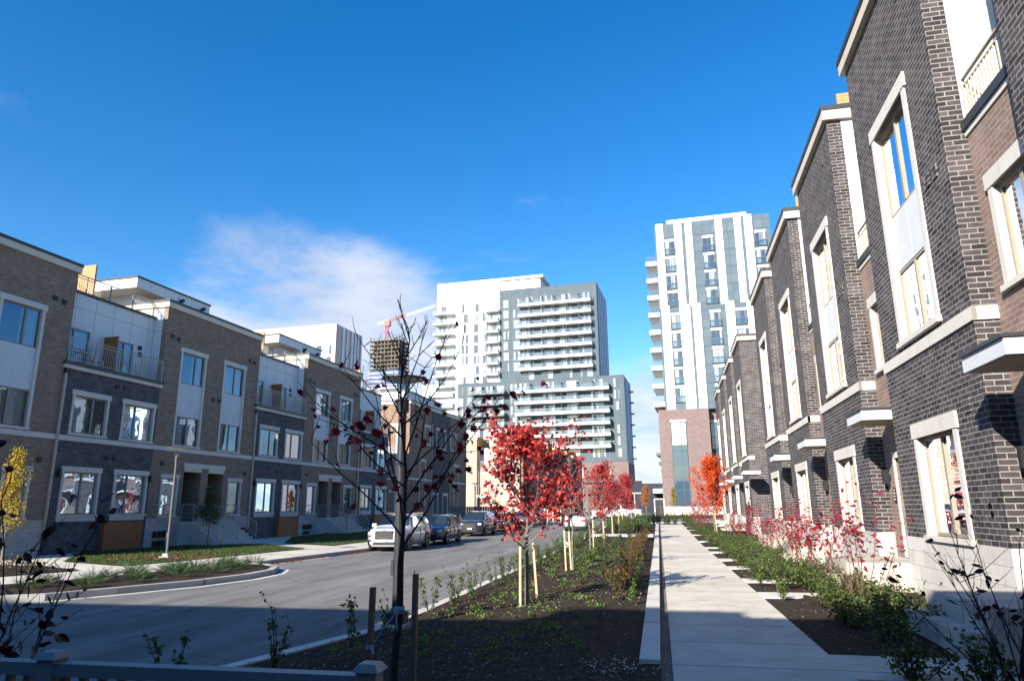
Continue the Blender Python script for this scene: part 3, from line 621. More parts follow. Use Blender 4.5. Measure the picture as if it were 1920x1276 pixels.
def left_dark(p, y0, flip=False):
    """slate block with balcony recess above, 5.95 wide"""
    W_ = 5.95; q = lambda v: y0 + v
    wins = ((.72, 2.62), (3.72, 5.68))
    holes = [(q(a_), q(b_), 1.72, 3.64) for a_, b_ in wins] + [(q(a_), q(b_), 5.42, 7.18) for a_, b_ in wins]
    mb = MB(); FL.wall(mb, q(0), q(W_), -.4, 8.35, holes, .16); mb.build('brick_wall', X['brickLdark'], p)
    mb = MB(); FL.box(mb, q(0), q(W_), -.02, .035, 5.05, 5.28); mb.build('stone_band', X['stone'], p)
    for k, (a_, b_) in enumerate(wins):
        hwin(FL, p, q(a_), q(b_), 1.72, 3.64, .55 if k == 0 else .4, fm='frameL', curtain=(0, 4)[k], surround=1, sill=2, lint=.25)
        hwin(FL, p, q(a_), q(b_), 5.42, 7.18, .6 if k == 0 else .4, fm='frameL', curtain=(3, 0)[k], surround=1, lint=.25)
    mb = MB(); FL.box(mb, q(0) - .12, q(W_) + .08, -.3, .12, 8.35, 8.52); mb.build('balcony_trim', X['stone'], p)
    mb = MB(); FL.box(mb, q(0) - .16, q(W_) + .1, -.9, .16, 8.522, 8.68); mb.build('balcony_slab', X['cap'], p)
    railing(FL, p, q(.05), q(W_ - .05), .06, 8.68, 9.82, 'railL', 4)
    # set-back white wall with two sliding doors
    S = -.85; F2 = FR((S, 0, 0), (0, 1, 0), (1, 0, 0))
    dh = [(q(.05), q(1.9), 8.68, 10.55), (q(3.5), q(4.7), 8.68, 10.55)]
    mb = MB(); F2.wall(mb, q(0), q(W_), 8.68, 12.3, dh, .12); mb.build('panel_wall', X['panel'], p)
    for k, h in enumerate(dh): hwin(F2, p, *h, split=.5, depth=.1, fm='frameL', curtain=2 if k == 0 else 4, name='balcony_door', sill=False)
    mb = MB(); mb.box(S + .02, .0, q(2.75), q(2.83), 8.7, 10.5); mb.build('privacy_screen', X['wooddark'], p)
    vents(F2, p, [(q(5.1), 10.45), (q(5.15), 10.1)])
    mb = MB(); mb.box(S - .35, S + .1, q(0), q(W_), 12.302, 12.42); mb.build('flashing', X['cap'], p)
    mb = MB(); mb.quad((S, q(0), 12.28), (-DEEP, q(0), 12.28), (-DEEP, q(W_), 12.28), (S, q(W_), 12.28)); mb.quad((-DEEP, q(0), -.3), (-DEEP, q(W_), -.3), (-DEEP, q(W_), 12.28), (-DEEP, q(0), 12.28)); mb.build('roof', X['roof'], p)
    railing(FR((S - .2, 0, 0), (0, 1, 0), (1, 0, 0)), p, q(0), q(W_), 0, 12.42, 13.3, 'railL', 4, name='terrace_railing')
    mb = MB(); mb.box(-7.0, S - .35, q(2.0), q(2.1), 12.3, 14.2); mb.build('roof_screen', X['wood'], p)
    vents(FL, p, [(q(u), z) for u, z in ((3.1, 7.95), (3.6, 7.95), (3.0, 4.4), (3.45, 4.4))], s=.1)
    wall_light(FL, p, q(.35), 3.55); wall_light(FL, p, q(5.85), 3.5)
    downpipe(FL, p, q(.02), .8, 8.1)
    mb = MB(); FL.box(mb, q(3.1), q(5.5), .002, .28, -.3, 1.34); mb.build('cedar_enclosure', X['wooddark'], p)
def penthouse(p, y0, y1):
    S = -3.3
    mb = MB(); mb.box(-9.5, S - .9, y0 + 1.3, y1, 12.98, 15.0); mb.box(-9.5, S, y0, y1, 14.72, 15.32); mb.box(-9.5, S - .001, y0 + 3.2, y1, 12.98, 14.719)
    o = mb.build('penthouse', X['panel'], p); mb = MB(); mb.box(-9.6, S + .06, y0 - .06, y1 + .06, 15.322, 15.42); mb.build('flashing', X['cap'], o)
    mb = MB(); mb.box(-9.4, S - .02, y0 + .02, y0 + 3.15, 14.70, 14.718); mb.build('overhang_soffit', X['soffit'], o)
    for u in (y0 + 3.6, y0 + 5.6):
        mb = MB(); mb.tube([(S + .06, u, 13.0), (S + .06, u, 14.6)], .05, 8); mb.tube([(S + .06, u, 14.6), (S + .06, u, 14.85), (S + .28, u, 14.9)], .12, 8); mb.build('chimney_pipe', X['black'], o)
    mb = MB(); mb.box(-6, S + .9, y1 + .35, y1 + .43, 12.98, 14.3); mb.build('roof_screen', X['wood'], p)
# house 0: taupe block cut by the left edge of the picture
h0 = left_thing(19.4, 'taupe brick townhouse nearest on the left, cut off by the left picture edge')
left_brick(h0, 0, 5.83, entry=False, near_wall=True, c0=-2.82)
penthouse(h0, -6.0, .62)
# houses 1 and 2: slate part with balcony plus taupe part with the twin entrance
h1 = left_thing(25.25, 'townhouse with slate brick balcony bay beside the yellow tree and lamp on the lawn')
left_dark(h1, 0); left_brick(h1, 5.97, 14.6, c0=5.97); penthouse(h1, 6.9, 13.3)
h2 = dup(h1, loc=at(LA, LOFF, 39.85), label='second slate and taupe townhouse, behind the bare foreground tree')
h3 = left_thing(54.45, 'slate brick end of the left row, just before the russet corner house')
left_dark(h3, 0)
mb = MB(); mb.quad((0, 5.95, -.3), (-10, 5.95, -.3), (-10, 5.95, 12.28), (-.85, 5.95, 12.28), (-.85, 5.95, 8.6), (0, 5.95, 8.6)); mb.build('end_wall', X['brickLdark'], h3)

# ---------------------------------------------------------------- right row (charcoal bays in the sun)
RA, ROFF = 1.037, 5.1
FRt = FR((0, 0, 0), (0, 1, 0), (-1, 0, 0))
RS = .38                                            # recess depth
def right_unit(p, end=False):
    # bay y 0..5
    gw = (1.52, 3.5, 1.25, 3.2); tw = (1.5, 3.52, 5.28, 10.1)
    mb = MB(); FRt.wall(mb, 0, 5, 1.18, 12.85, [gw, tw], .2)
    if end: mb.quad((0, 0, -.4), (DEEP, 0, -.4), (DEEP, 0, 12.85), (0, 0, 12.85))
    else:
        mb.quad((0, 0, 1.18), (RS, 0, 1.18), (RS, 0, 12.85), (0, 0, 12.85))
    mb.quad((0, 5, 1.18), (RS, 5, 1.18), (RS, 5, 12.85), (0, 5, 12.85))
    mb.build('bay_wall', X['brickR'], p)
    mb = MB(); mb.box(-.03, 5.1 if False else RS, -.03, 5.03, -.4, 1.18); mb.box(-.05, RS, -.05, 5.05, 1.02, 1.181) if False else None
    mb.build('foundation', X['block'], p)
    mb = MB(); FRt.box(mb, -.04, 5.04, -.05, .04, 4.84, 5.07); mb.box(-.039, RS - .003, -.04, -.002, 4.841, 5.069); mb.box(-.039, RS - .003, 5.002, 5.04, 4.841, 5.069); mb.build('stone_band', X['stone'], p)
    for y in ((5.0,) if end else (0., 5.0)):
        mb = MB(); mb.quad((RS, y, 8.45), (4, y, 8.45), (4, y, 12.85), (RS, y, 12.85)); mb.build('panel_flank', X['panel'], p)
    mb = MB(); mb.quad((0, 0, 12.84), (DEEP, 0, 12.84), (DEEP, 5, 12.84), (0, 5, 12.84)); mb.quad((DEEP, -2.4, -.3), (DEEP, 5, -.3), (DEEP, 5, 12.84), (DEEP, -2.4, 12.84)); mb.build('roof', X['roof'], p)
    cornice(FRt, p, 0, 5, 4, 12.85, over=.13)
    hwin(FRt, p, *gw, split=.5, depth=.17, gm='glassR', curtain=2, surround=1, lint=.3, jw=.17)
    sur = MB(); a_, b_ = tw[0], tw[1]
    FRt.box(sur, a_ - .24, b_ + .24, -.03, .05, 10.1, 10.4); FRt.box(sur, a_ - .17, a_ + .004, -.11, .035, 5.28, 10.1); FRt.box(sur, b_ - .004, b_ + .17, -.11, .035, 5.28, 10.1); FRt.box(sur, a_ - .22, b_ + .22, -.1, .09, 5.17, 5.28)
    sur.build('window_surround', X['stone'], p)
    pn = MB(); FRt.box(pn, a_, b_, -.17, -.1, 6.86, 8.08); FRt.box(pn, (a_ + b_) / 2 - .006, (a_ + b_) / 2 + .006, -.105, -.096, 6.86, 8.08); pn.build('spandrel_panel', X['panelplain'], p)
    hwin(FRt, p, a_, b_, 8.08, 10.1, .5, depth=.17, gm='glassR', curtain=3, sill=False)
    hwin(FRt, p, a_, b_, 5.28, 6.86, .5, depth=.17, gm='glassR', curtain=2, sill=False)
    for u, z in ((.55, 7.85), (.95, 7.85), (.75, 3.55), (1.0, 12.1)):
        mb = MB(); FRt.box(mb, u - .1, u + .1, 0, .02, z - .15, z + .15); FRt.box(mb, u + .1, u + .115, 0, .028, z - .16, z + .16) ; mb.build('vent', X['brickR'], p)
    if end:
        canopy(p); return
    # recess y -2.4..0
    Fc = FR((RS, 0, 0), (0, 1, 0), (-1, 0, 0))
    dw = (-2.0, -.88, .62, 2.98); rw = (-2.05, -.6, 5.28, 6.95)
    mb = MB(); Fc.wall(mb, -2.4, 0, .2, 8.17, [dw, rw], .16); mb.build('recess_wall', X['brickRbrown'], p)
    hwin(Fc, p, *rw, split=.5, depth=.14, gm='glassR', curtain=3, surround=1, lint=.27, jw=.15)
    mb = MB(); Fc.box(mb, dw[0], dw[1], -.14, -.08, dw[2], 2.6); d = mb.build('door', X['door'], p)
    mb = MB(); Fc.box(mb, dw[1] - .16, dw[1] - .12, -.08, -.02, 1.55, 1.9); mb.build('handle', X['chrome'], d)
    mb = MB(); Fc.box(mb, dw[0] - .12, dw[0], -.1, .04, dw[2], dw[3]); Fc.box(mb, dw[1], dw[1] + .12, -.1, .04, dw[2], dw[3]); Fc.box(mb, dw[0] - .12, dw[1] + .12, -.1, .045, dw[3], dw[3] + .14); mb.build('door_frame', X['stone'], p)
    mb = MB(); Fc.box(mb, dw[0] + .08, dw[1] - .08, -.13, -.07, 2.62, 2.95); mb.build('transom', X['glassR'], p)
    mb = MB(); Fc.box(mb, -.62, -.46, 0, .03, 1.92, 2.27); o = mb.build('number_plaque', X['black'], p)
    mb = MB()
    for k, wd in enumerate((.05, .07, .045, .06)): Fc.box(mb, -.54 - wd, -.54 + wd * .6, .031, .034, 2.2 - k * .075, 2.235 - k * .075)
    mb.build('plaque_lettering', X['white'], o)
    canopy(p)
    mb = MB(); Fc.box(mb, -2.4, 0, -.3, .03, 8.17, 8.28); mb.build('balcony_trim', X['stone'], p)
    mb = MB(); Fc.box(mb, -2.4, 0, -1.6, .07, 8.282, 8.45); mb.build('balcony_slab', X['cap'], p)
    railing(Fc, p, -2.35, -.05, -.06, 8.45, 9.25, 'rail', 1, .12, bar=.016)
    mb = MB(); mb.quad((2.0, -2.4, 8.45), (2.0, 0, 8.45), (2.0, 0, 12.0), (2.0, -2.4, 12.0)); mb.quad((2.0, -2.4, 12), (DEEP, -2.4, 12), (DEEP, 0, 12), (2.0, 0, 12)); mb.build('panel_wall', X['panel'], p)
    hwin(FR((1.99, 0, 0), (0, 1, 0), (-1, 0, 0)), p, -2.0, -.4, 8.46, 10.6, .5, depth=.0, gm='glassR', curtain=2, name='balcony_door', sill=False)
    mb = MB(); mb.box(-1.35, RS, -2.38, -.12, -.4, .6); mb.box(-1.7, -1.35, -2.38, -.12, -.4, .3); mb.build('entrance_steps', X['walk'], p)
    wall_light(Fc, p, -.3, 2.55)
    mb = MB(); mb.box(.45, 3.2, .32, .4, 12.86, 13.9); mb.build('roof_screen', X['wood'], p)
def canopy(p):
    mb = MB(); mb.box(-.65, RS, -2.39, -.98, 3.79, 4.02); c = mb.build('canopy', X['panelplain'], p)
    mb = MB(); mb.box(-.69, RS, -2.42, -.95, 4.022, 4.075); mb.build('flashing', X['cap'], c)
    mb = MB(); mb.box(-.60, RS, -2.34, -1.03, 3.772, 3.789); mb.build('canopy_soffit', X['soffit'], c)
def right_thing(y0, label):
    return thing('townhouse', label, 'townhouse', at(RA, ROFF, y0, 0), -R(RA), 'charcoal brick townhouses on the right')
RL = ['charcoal brick townhouse at the far right edge, only its upper corner in the picture', 'nearest full charcoal brick bay on the right with a tall white-framed stair window', 'second full charcoal brick bay from the right edge', 'third charcoal brick bay, where the red shrubs start to thin', 'last charcoal bay before the gap in the right row']
u0 = right_thing(5.25, RL[0]); right_unit(u0)
for y0, lab in zip((12.65, 20.05, 27.4, 34.75), RL[1:]): dup(u0, loc=at(RA, ROFF, y0), label=lab)
e0 = right_thing(48.6, 'charcoal end house past the gap, showing a broad blank brick end wall'); right_unit(e0, True)
for y0, lab in zip((56.1, 63.7, 71.4), ('charcoal bay just past the broad blank end wall', 'second smallest charcoal bay in the far right row', 'farthest and smallest charcoal bay against the glass tower podium')): dup(u0, loc=at(RA, ROFF, y0), label=lab)

# ---------------------------------------------------------------- unseen row behind the viewer, read from its shadow, lengthened to block sky light
bh = thing('townhouse', 'brown brick townhouse row behind the viewer, lengthened to shade the foreground', 'townhouse', (-15, -5, 0))
mb = MB()
for x0, x1, h_ in ((-45, 1.1, 9.6), (1.1, 4.6, 8.7), (4.6, 7.6, 9.6), (7.6, 20, 9.27), (20, 60, 9.27)): mb.box(x0, x1, -10, 0, -.3, h_)
mb.build('brick_wall', X['brickR'], bh)
mb = MB()
for x0, x1, h_ in ((-45, 1.1, 9.6), (1.1, 4.6, 8.7), (4.6, 7.6, 9.6), (7.6, 20, 9.27), (20, 60, 9.27)): mb.box(x0, x1, -10, .06, h_ + .002, h_ + .1)
mb.build('cornice', X['cornice'], bh)
for k in range(9):
    u = -20 + k * 4.4
    for z in (1.2, 4.6):
        mb = MB(); mb.box(u, u + 1.8, .005, .06, z, z + 2); f = mb.build('window', X['frame'], bh); mb = MB(); mb.box(u + .08, u + 1.72, .061, .066, z + .08, z + 1.92); mb.build('pane', X['glassD'], f)

# ================================================================ corner house E and cream row F
def simple_win(fr, parent, u0, u1, z0, z1, split=.5, sm='stone', gm='glassT', tall=None, name='window', sur=True, fw=.07):
    mb = MB(); fr.box(mb, u0, u1, -.08, .02, z0, z0 + fw); fr.box(mb, u0, u1, -.08, .02, z1 - fw, z1); fr.box(mb, u0, u0 + fw, -.08, .02, z0 + fw, z1 - fw); fr.box(mb, u1 - fw, u1, -.08, .02, z0 + fw, z1 - fw)
    if split: c = u0 + (u1 - u0) * split; fr.box(mb, c - .04, c + .04, -.08, .02, z0 + fw, z1 - fw)
    f = mb.build(name, X['frameL'], parent)
    mb = MB(); mb.quad(fr.P(u0 + .05, -.05, z0 + .05), fr.P(u1 - .05, -.05, z0 + .05), fr.P(u1 - .05, -.05, z1 - .05), fr.P(u0 + .05, -.05, z1 - .05)); mb.build('pane', X[gm], f)
    if tall: mb = MB(); fr.box(mb, u0 + .07, u1 - .07, -.045, .0, tall[0], tall[1]); mb.build('spandrel_panel', X['panelplain'], f)
    if sur:
        mb = MB(); fr.box(mb, u0 - .18, u1 + .18, 0, .06, z1, z1 + .26); fr.box(mb, u0 - .13, u0, 0, .045, z0, z1); fr.box(mb, u1, u1 + .13, 0, .045, z0, z1); fr.box(mb, u0 - .18, u1 + .18, 0, .09, z0 - .12, z0); mb.build('surround', X[sm], f)
    return f
hE = thing('townhouse', 'russet brick corner house with sunlit upper end wall behind the white car', 'townhouse', at(LA, -30.06, 69.62), -R(LA))
FS = FR((0, 0, 0), (0, 1, 0), (1, 0, 0)); FN = FR((0, 0, 0), (-1, 0, 0), (0, -1, 0))     # street side; near end (u runs away from the street)
side = [(4.4, 5.85, 9.0, 10.95, None), (7.95, 10.85, 8.85, 10.95, None), (12.95, 14.7, 8.95, 10.95, None), (3.05, 4.6, 2.3, 7.0, (3.9, 5.3)), (14.25, 15.75, 2.0, 7.0, (3.9, 5.3))]
mb = MB(); FS.wall(mb, 0, 6.4, -.3, 13.0, [], .1); FS.wall(mb, 12.6, 19, -.3, 13.0, [], .1); FN.wall(mb, 0, 9, -.3, 13, [], .1); mb.quad((0, 19, -.3), (-9, 19, -.3), (-9, 19, 13), (0, 19, 13)); mb.quad((-9, 0, -.3), (-9, 19, -.3), (-9, 19, 13), (-9, 0, 13))
mb.build('brick_wall', X['brickE'], hE)
mb = MB(); FS.box(mb, 6.4, 12.6, -.3, .04, -.3, 13.0); mb.build('slate_wall', X['brickLdark'], hE)
mb = MB(); mb.box(-9, .0, 0, 19, 12.9, 12.99); mb.build('roof', X['roof'], hE)
cornice(FS, hE, 0, 19, 9, 12.98)
mb = MB(); FN.box(mb, -.03, 9, 0, .04, 4.9, 5.1); FS.box(mb, 0, 6.4, 0, .04, 4.9, 5.1); FS.box(mb, 12.6, 19, 0, .04, 4.9, 5.1); mb.build('stone_band', X['stone'], hE)
for a_, b_, c_, d_, t_ in side: simple_win(FR((.04, 0, 0), (0, 1, 0), (1, 0, 0)) if 6.4 < a_ < 12.6 else FS, hE, a_, b_, c_, d_, .5 if b_ - a_ > 1.6 else 0, tall=t_)
for a_, b_ in ((7.1, 8.5), (10.3, 11.7)):
    simple_win(FR((.04, 0, 0), (0, 1, 0), (1, 0, 0)), hE, a_, b_, 1.2, 3.4, 0, name='door_window')
simple_win(FN, hE, 1.5, 3.7, 5.4, 10.6, .5, tall=(7.0, 8.5)); simple_win(FN, hE, 1.5, 3.7, 1.5, 3.6, .5)
mb = MB(); mb.box(-7.5, -.9, .8, 12, 13.0, 14.55); o = mb.build('penthouse', X['panel'], hE); mb = MB(); mb.box(-7.6, -.8, .7, 12.1, 14.552, 14.65); mb.build('flashing', X['cap'], o)
for u in (6.45, 12.55): downpipe(FS, hE, u, .5, 11.5)
vents(FN, hE, [(.9, 7.9), (1.0, 4.2)]); vents(FS, hE, [(.9, 4.2)], s=.22)
hF = thing('townhouse', 'cream sunlit brick row house behind the red maple', 'townhouse', at(LA, -38.9, 113.4), -R(LA))
G = FR((0, 0, 0), (1, 0, 0), (0, -1, 0))
mb = MB(); mb.box(0, 2.3, 0, 10, -.3, 13.2); mb.box(4.5, 9.8, 0, 10, -.3, 13.2); mb.box(2.3, 4.5, .9, 10, -.3, 8.5); mb.build('brick_wall', X['brickF'], hF)
mb = MB(); mb.box(2.3, 4.5, 1.9, 10, 8.5, 11.9); mb.build('panel_wall', X['panel'], hF)
mb = MB(); mb.box(9.8, 10.3, .3, 60, -.3, 13.0); mb.build('shaded_side_wall', X['brickE'], hF)
for y in (18, 34, 48): mb = MB(); mb.box(10.302, 10.6, y, y + 7, -.3, 12.4); mb.build('slate_bay', X['brickLdark'], hF)
for y in (6, 14, 22, 31, 42): mb = MB(); mb.box(9.0, 9.9, y, y + 4, 13.0, 14.2); mb.build('roof_screen', X['wood'], hF)
cornice(G, hF, 0, 2.3, 4, 13.2); cornice(G, hF, 4.5, 9.8, 4, 13.2)
mb = MB(); mb.box(.2, 2.6, .4, 6, 13.64, 14.9); mb.box(3.4, 9.4, .4, 8, 14.3, 14.95); mb.box(3.4, 5.2, .4, 8, 13.22, 14.3); mb.build('penthouse', X['panelplain'], hF)
mb = MB(); mb.box(2.35, 2.45, .3, 5, 11.9, 14.4); mb.build('roof_screen', X['wood'], hF)
mb = MB(); G.box(mb, 0, 2.3, 0, .05, 5.05, 5.3); G.box(mb, 4.5, 9.8, 0, .05, 5.05, 5.3); mb.build('stone_band', X['stone'], hF)
G2 = FR((0, .9, 0), (1, 0, 0), (0, -1, 0))
railing(G2, hF, 2.4, 4.4, .1, 8.5, 9.6, 'rail', 1); simple_win(G2, hF, 2.7, 3.9, 5.5, 7.5)
for a_, b_ in ((5.2, 6.6), (7.6, 9.0)): simple_win(G, hF, a_, b_, 8.8, 10.6); simple_win(G, hF, a_, b_, 5.6, 7.4); simple_win(G, hF, a_, b_, 1.8, 3.8)
mb = MB(); G.box(mb, 2.6, 4.2, 0, .9, 3.6, 4.0); mb.build('canopy', X['panelplain'], hF)
vents(G, hF, [(1.3, 11.2), (1.4, 7.7)], s=.16)

# ================================================================ towers
TA = 4.0
def tower(name, label, cat, lat, al, z=0): return thing(name, label, cat, at(TA, lat, al, z), -R(TA))
def tri_window(bw, bh, cols, name='window', gm='glassT', fm='frameT', mid=.38):
    """template meshes: frame and pane of one tower window, origin at lower left, facing -y"""
    f = MB(); p = MB(); t = .09
    f.box(0, bw, -.06, .03, 0, t); f.box(0, bw, -.06, .03, bh - t, bh)
    for i in range(cols + 1): x = (bw - t) * i / cols; f.box(x, x + t, -.06, .03, t, bh - t)
    if mid: f.box(t, bw - t, -.055, .025, bh * mid - .04, bh * mid + .04)
    p.quad((.02, -.02, .02), (bw - .02, -.02, .02), (bw - .02, -.02, bh - .02), (.02, -.02, bh - .02))
    fo = f.build(name, X[fm]); po = p.build('pane', X[gm], fo)
    return fo
def stamp(tmpl, parent, spots, kids_=None):
    """place linked copies (first use keeps the template itself)"""
    for i, (x, y, z) in enumerate(spots):
        if tmpl.parent is None: o = tmpl
        else:
            o = tmpl.copy(); C.objects.link(o)
            for ch in tmpl.children_recursive:
                c = ch.copy(); C.objects.link(c); c.parent = o
        o.parent = parent; o.location = (x, y, z)
    return tmpl
# ---- middle tower: local x = lateral + 48
M = tower('apartment_tower', 'white and blue-grey apartment tower with long white balconies in the middle distance', 'apartment tower', -48, 190)
lx = lambda v: v + 48
def vol(name, m, *b, parent=M):
    mb = MB(); mb.box(*b); return mb.build(name, X[m], parent)
vol('grey_slab', 'greyclad', lx(-56.3), lx(-27.4), 0, 19, 30, 64.6); vol('white_slab', 'whiteclad', lx(-76), lx(-56.3), .05, 10, 30, 64.5); vol('mechanical_floor', 'whiteclad', lx(-75.6), lx(-44), .6, 9.5, 64.5, 68.0)
mb = MB(); mb.box(lx(-76.1), lx(-43), -.05, 10, 67.9, 68.6); mb.box(lx(-76.1), lx(-75.3), -.05, 10, 30, 67.9); mb.build('roof_rim', X['white'], M)
mb = MB(); mb.box(lx(-75.3), lx(-56.3), .03, .6, 61.6, 67.9); mb.build('white_parapet', X['whiteclad'], M)
vol('podium', 'greyclad', lx(-69), lx(-20.7), -.5, 15, 13.8, 37.2); vol('white_podium', 'whiteclad', lx(-80.5), lx(-69), .4, 14, -1, 37.7); vol('brick_base', 'brickP', lx(-70), lx(-20.5), -.6, 15, -1, 13.75)
mb = MB(); mb.box(lx(-69.05), lx(-20.65), -.55, 15.05, 37.0, 37.25); mb.build('parapet_cap', X['greyclad'], M); mb = MB(); mb.box(lx(-56.35), lx(-27.35), -.05, 19.05, 64.5, 64.75); mb.build('parapet_cap', X['greyclad'], M)
# stripes on the shaded end walls
mb = MB(); mb.box(lx(-27.399), lx(-27.33), .4, 18.8, 30, 64.3); mb.build('side_glazing', X['navy'], M)
for k, (a_, b_) in enumerate(((1.6, 2.6), (4.6, 6.0), (8.2, 9.4), (11.6, 13.0), (15.2, 16.6), (18.0, 18.8))): vol('side_stripe', 'paleclad', lx(-27.33), lx(-27.1), a_, b_, 37.3, 64.3)
mb = MB(); mb.box(lx(-20.699), lx(-20.6), 0, 14.8, 13.8, 37); mb.build('podium_side_glazing', X['navy'], M)
for a_, b_ in ((2, 3), (5, 6.2), (8.6, 9.6), (12, 13.2)): vol('podium_side_stripe', 'paleclad', lx(-20.6), lx(-20.4), a_, b_, 13.9, 37.4)
for k in range(7): vol('side_balcony', 'darkslab', lx(-20.6), lx(-19.4), 9.8, 11.6, 15 + k * 3.17, 15.25 + k * 3.17)
ST = 3.17
def balcony(x0, x1, z, d, m='slab', h_=.75, y=0, parent=M, div=4):
    mb = MB(); mb.box(x0, x1, y - d, y - .002, z - h_, z); b = mb.build('balcony', X[m], parent)
    mb = MB(); mb.quad((x0 + .05, y - d + .06, z), (x1 - .05, y - d + .06, z), (x1 - .05, y - d + .06, z + 1.0), (x0 + .05, y - d + .06, z + 1.0)); mb.quad((x0 + .05, y - d + .06, z), (x0 + .05, y - .05, z), (x0 + .05, y - .05, z + 1), (x0 + .05, y - d + .06, z + 1)); mb.quad((x1 - .05, y - d + .06, z), (x1 - .05, y - .05, z), (x1 - .05, y - .05, z + 1), (x1 - .05, y - d + .06, z + 1))
    mb.build('balcony_glass', X['balglass'], b)
    mb = MB(); mb.box(x0 + .03, x1 - .03, y - d + .03, y - d + .09, z + 1, z + 1.06)
    n = max(2, int((x1 - x0) / 1.6))
    for i in range(n + 1): x = x0 + .05 + (x1 - x0 - .1) * i / n; mb.box(x - .025, x + .025, y - d + .03, y - d + .09, z, z + 1)
    mb.build('balcony_rail', X['frameT'], b)
    if div:
        mb = MB()
        for i in range(1, div): x = x0 + (x1 - x0) * i / div; mb.box(x - .06, x + .06, y - d + .3, y - .003, z + .01, z + 1.9)
        mb.build('divider', X['balglass'] if m == 'x' else X['greyclad'], b)
tz = [59.55 - ST * k for k in range(7)]; pz = [34.0 - ST * k for k in range(6)]
for z in tz: balcony(lx(-50.3), lx(-29), z, 2.1, div=6)
for z in pz: balcony(lx(-51.2), lx(-24.7), z, 2.2, y=-.5, div=6)
for k in range(8): balcony(lx(-76.6), lx(-70.5), 58.9 - ST * k, 2.0, h_=.45, div=0)
for k in range(7): balcony(lx(-60.4), lx(-56.35), 58.6 - ST * k, 1.7, h_=.45, div=0)
for k in range(4): balcony(lx(-64.3), lx(-54.3), 33.7 - ST * k, 2.6, 'darkslab', .4, -.5, div=3)
for k in range(2): balcony(lx(-78), lx(-70.4), 34.0 - ST * k, 1.6, h_=.4, y=.4, div=0)
W3 = tri_window(2.0, 2.6, 3); stamp(W3, M, [(lx(-68.1), .05, 58.95 - ST * k) for k in range(8)] + [(lx(-52.2), 0, 59.15 - ST * k) for k in range(7)] + [(lx(-66.7), -.5, 33.7 - ST * k) for k in range(7)] + [(lx(-54.0) + .9, -.5, 33.8 - ST * k) for k in range(7)])
W2 = tri_window(1.7, 2.5, 2); stamp(W2, M, [(lx(-64.3), .05, 58.9 - ST * k) for k in range(8)] + [(lx(-55.2), 0, 59.2 - ST * k) for k in range(7)] + [(lx(-23.7), -.5, 33.9 - ST * k) for k in range(7)] + [(lx(-68.9), -.5, 33.7 - ST * k) for k in range(7)] + [(lx(-61.6), .05, 58.9 - ST * k) for k in range(8)])
Wa = tri_window(3.6, 2.45, 5, 'balcony_door', mid=0); stamp(Wa, M, [(lx(-49.6 + 5.6 * i), 0, z) for z in [z + .02 for z in tz] + [tz[-1] - ST] for i in range(4)] + [(lx(-50.4 + 6.8 * i), -.5, z) for z in [z + .02 for z in pz] + [pz[-1] - ST] for i in range(4)])
Wb = tri_window(2.4, 2.4, 3, 'balcony_window', mid=0); stamp(Wb, M, [(lx(-75.4), .05, 58.95 - ST * k) for k in range(8)] + [(lx(-59.2), .05, 58.7 - ST * k) for k in range(7)] + [(lx(-63.6 + 3.2 * i), -.5, 33.75 - ST * k) for k in range(5) for i in range(3)] + [(lx(-75), .4, 34.1 - ST * k) for k in range(3)])
Wc = tri_window(3.4, 3.2, 2, 'base_window'); stamp(Wc, M, [(lx(x), -.6, z) for x in (-28.5, -36, -44, -52) for z in (9.0, 4.2)])
mb = MB(); mb.box(lx(-43), lx(-24), -1.6, -.6, 8.4, 8.65); mb.box(lx(-53), lx(-45), -1.6, -.6, 8.4, 8.65); mb.build('base_balcony', X['darkslab'], M)
# ---- right tower
T = tower('apartment_tower', 'white-striped grey tower on a brick podium, behind the right townhouses', 'apartment tower', 3, 112)
tx = lambda v: v - 3
vol('upper_block', 'blueclad', tx(-6), tx(12.2), 0, 16, 33, 47.9, parent=T); vol('lower_block', 'blueclad', tx(-5.9), tx(14), -.35, 16, 16.6, 33.2, parent=T)
mb = MB(); mb.box(tx(-4), tx(8.8), .4, 14, 47.9, 48.7); mb.build('white_crown', X['white'], T)
for a_, b_ in ((-5.75, -4.6), (-2.8, -1.6), (-1.05, .05), (3.75, 4.87), (6.75, 7.8), (8.3, 9.5)): vol('white_stripe', 'whiteclad', tx(a_), tx(b_), -.14, -.001, 33.3, 48.0, parent=T)
for a_, b_ in ((-5.6, -4.28), (-2.7, -1.1), (-.7, .55), (4.4, 5.7), (7.6, 9.0), (11, 12.4)): vol('white_stripe', 'whiteclad', tx(a_), tx(b_), -.5, -.351, 16.7, 33.6, parent=T)
SR = 2.97
def juliet(tm, spots): stamp(tm, T, spots)
J = tri_window(1.7, 2.35, 2, 'juliet_window', mid=.42)
mb = MB(); mb.box(-.05, 1.75, -.28, -.24, .05, .08); mb.box(-.05, 1.75, -.28, -.24, 1.0, 1.05); mb.box(-.06, -.02, -.28, 0, 0.03, 1.05); mb.box(1.72, 1.76, -.28, 0, .03, 1.05); mb.build('juliet_rail', X['frameT'], J)
mb = MB(); mb.quad((-.04, -.26, .08), (1.74, -.26, .08), (1.74, -.26, 1.0), (-.04, -.26, 1.0)); mb.build('juliet_glass', X['balglass'], J)
mb = MB(); mb.box(0, 1.7, -.05, .03, 2.36, 2.75); mb.build('blind_box', X['white'], J)
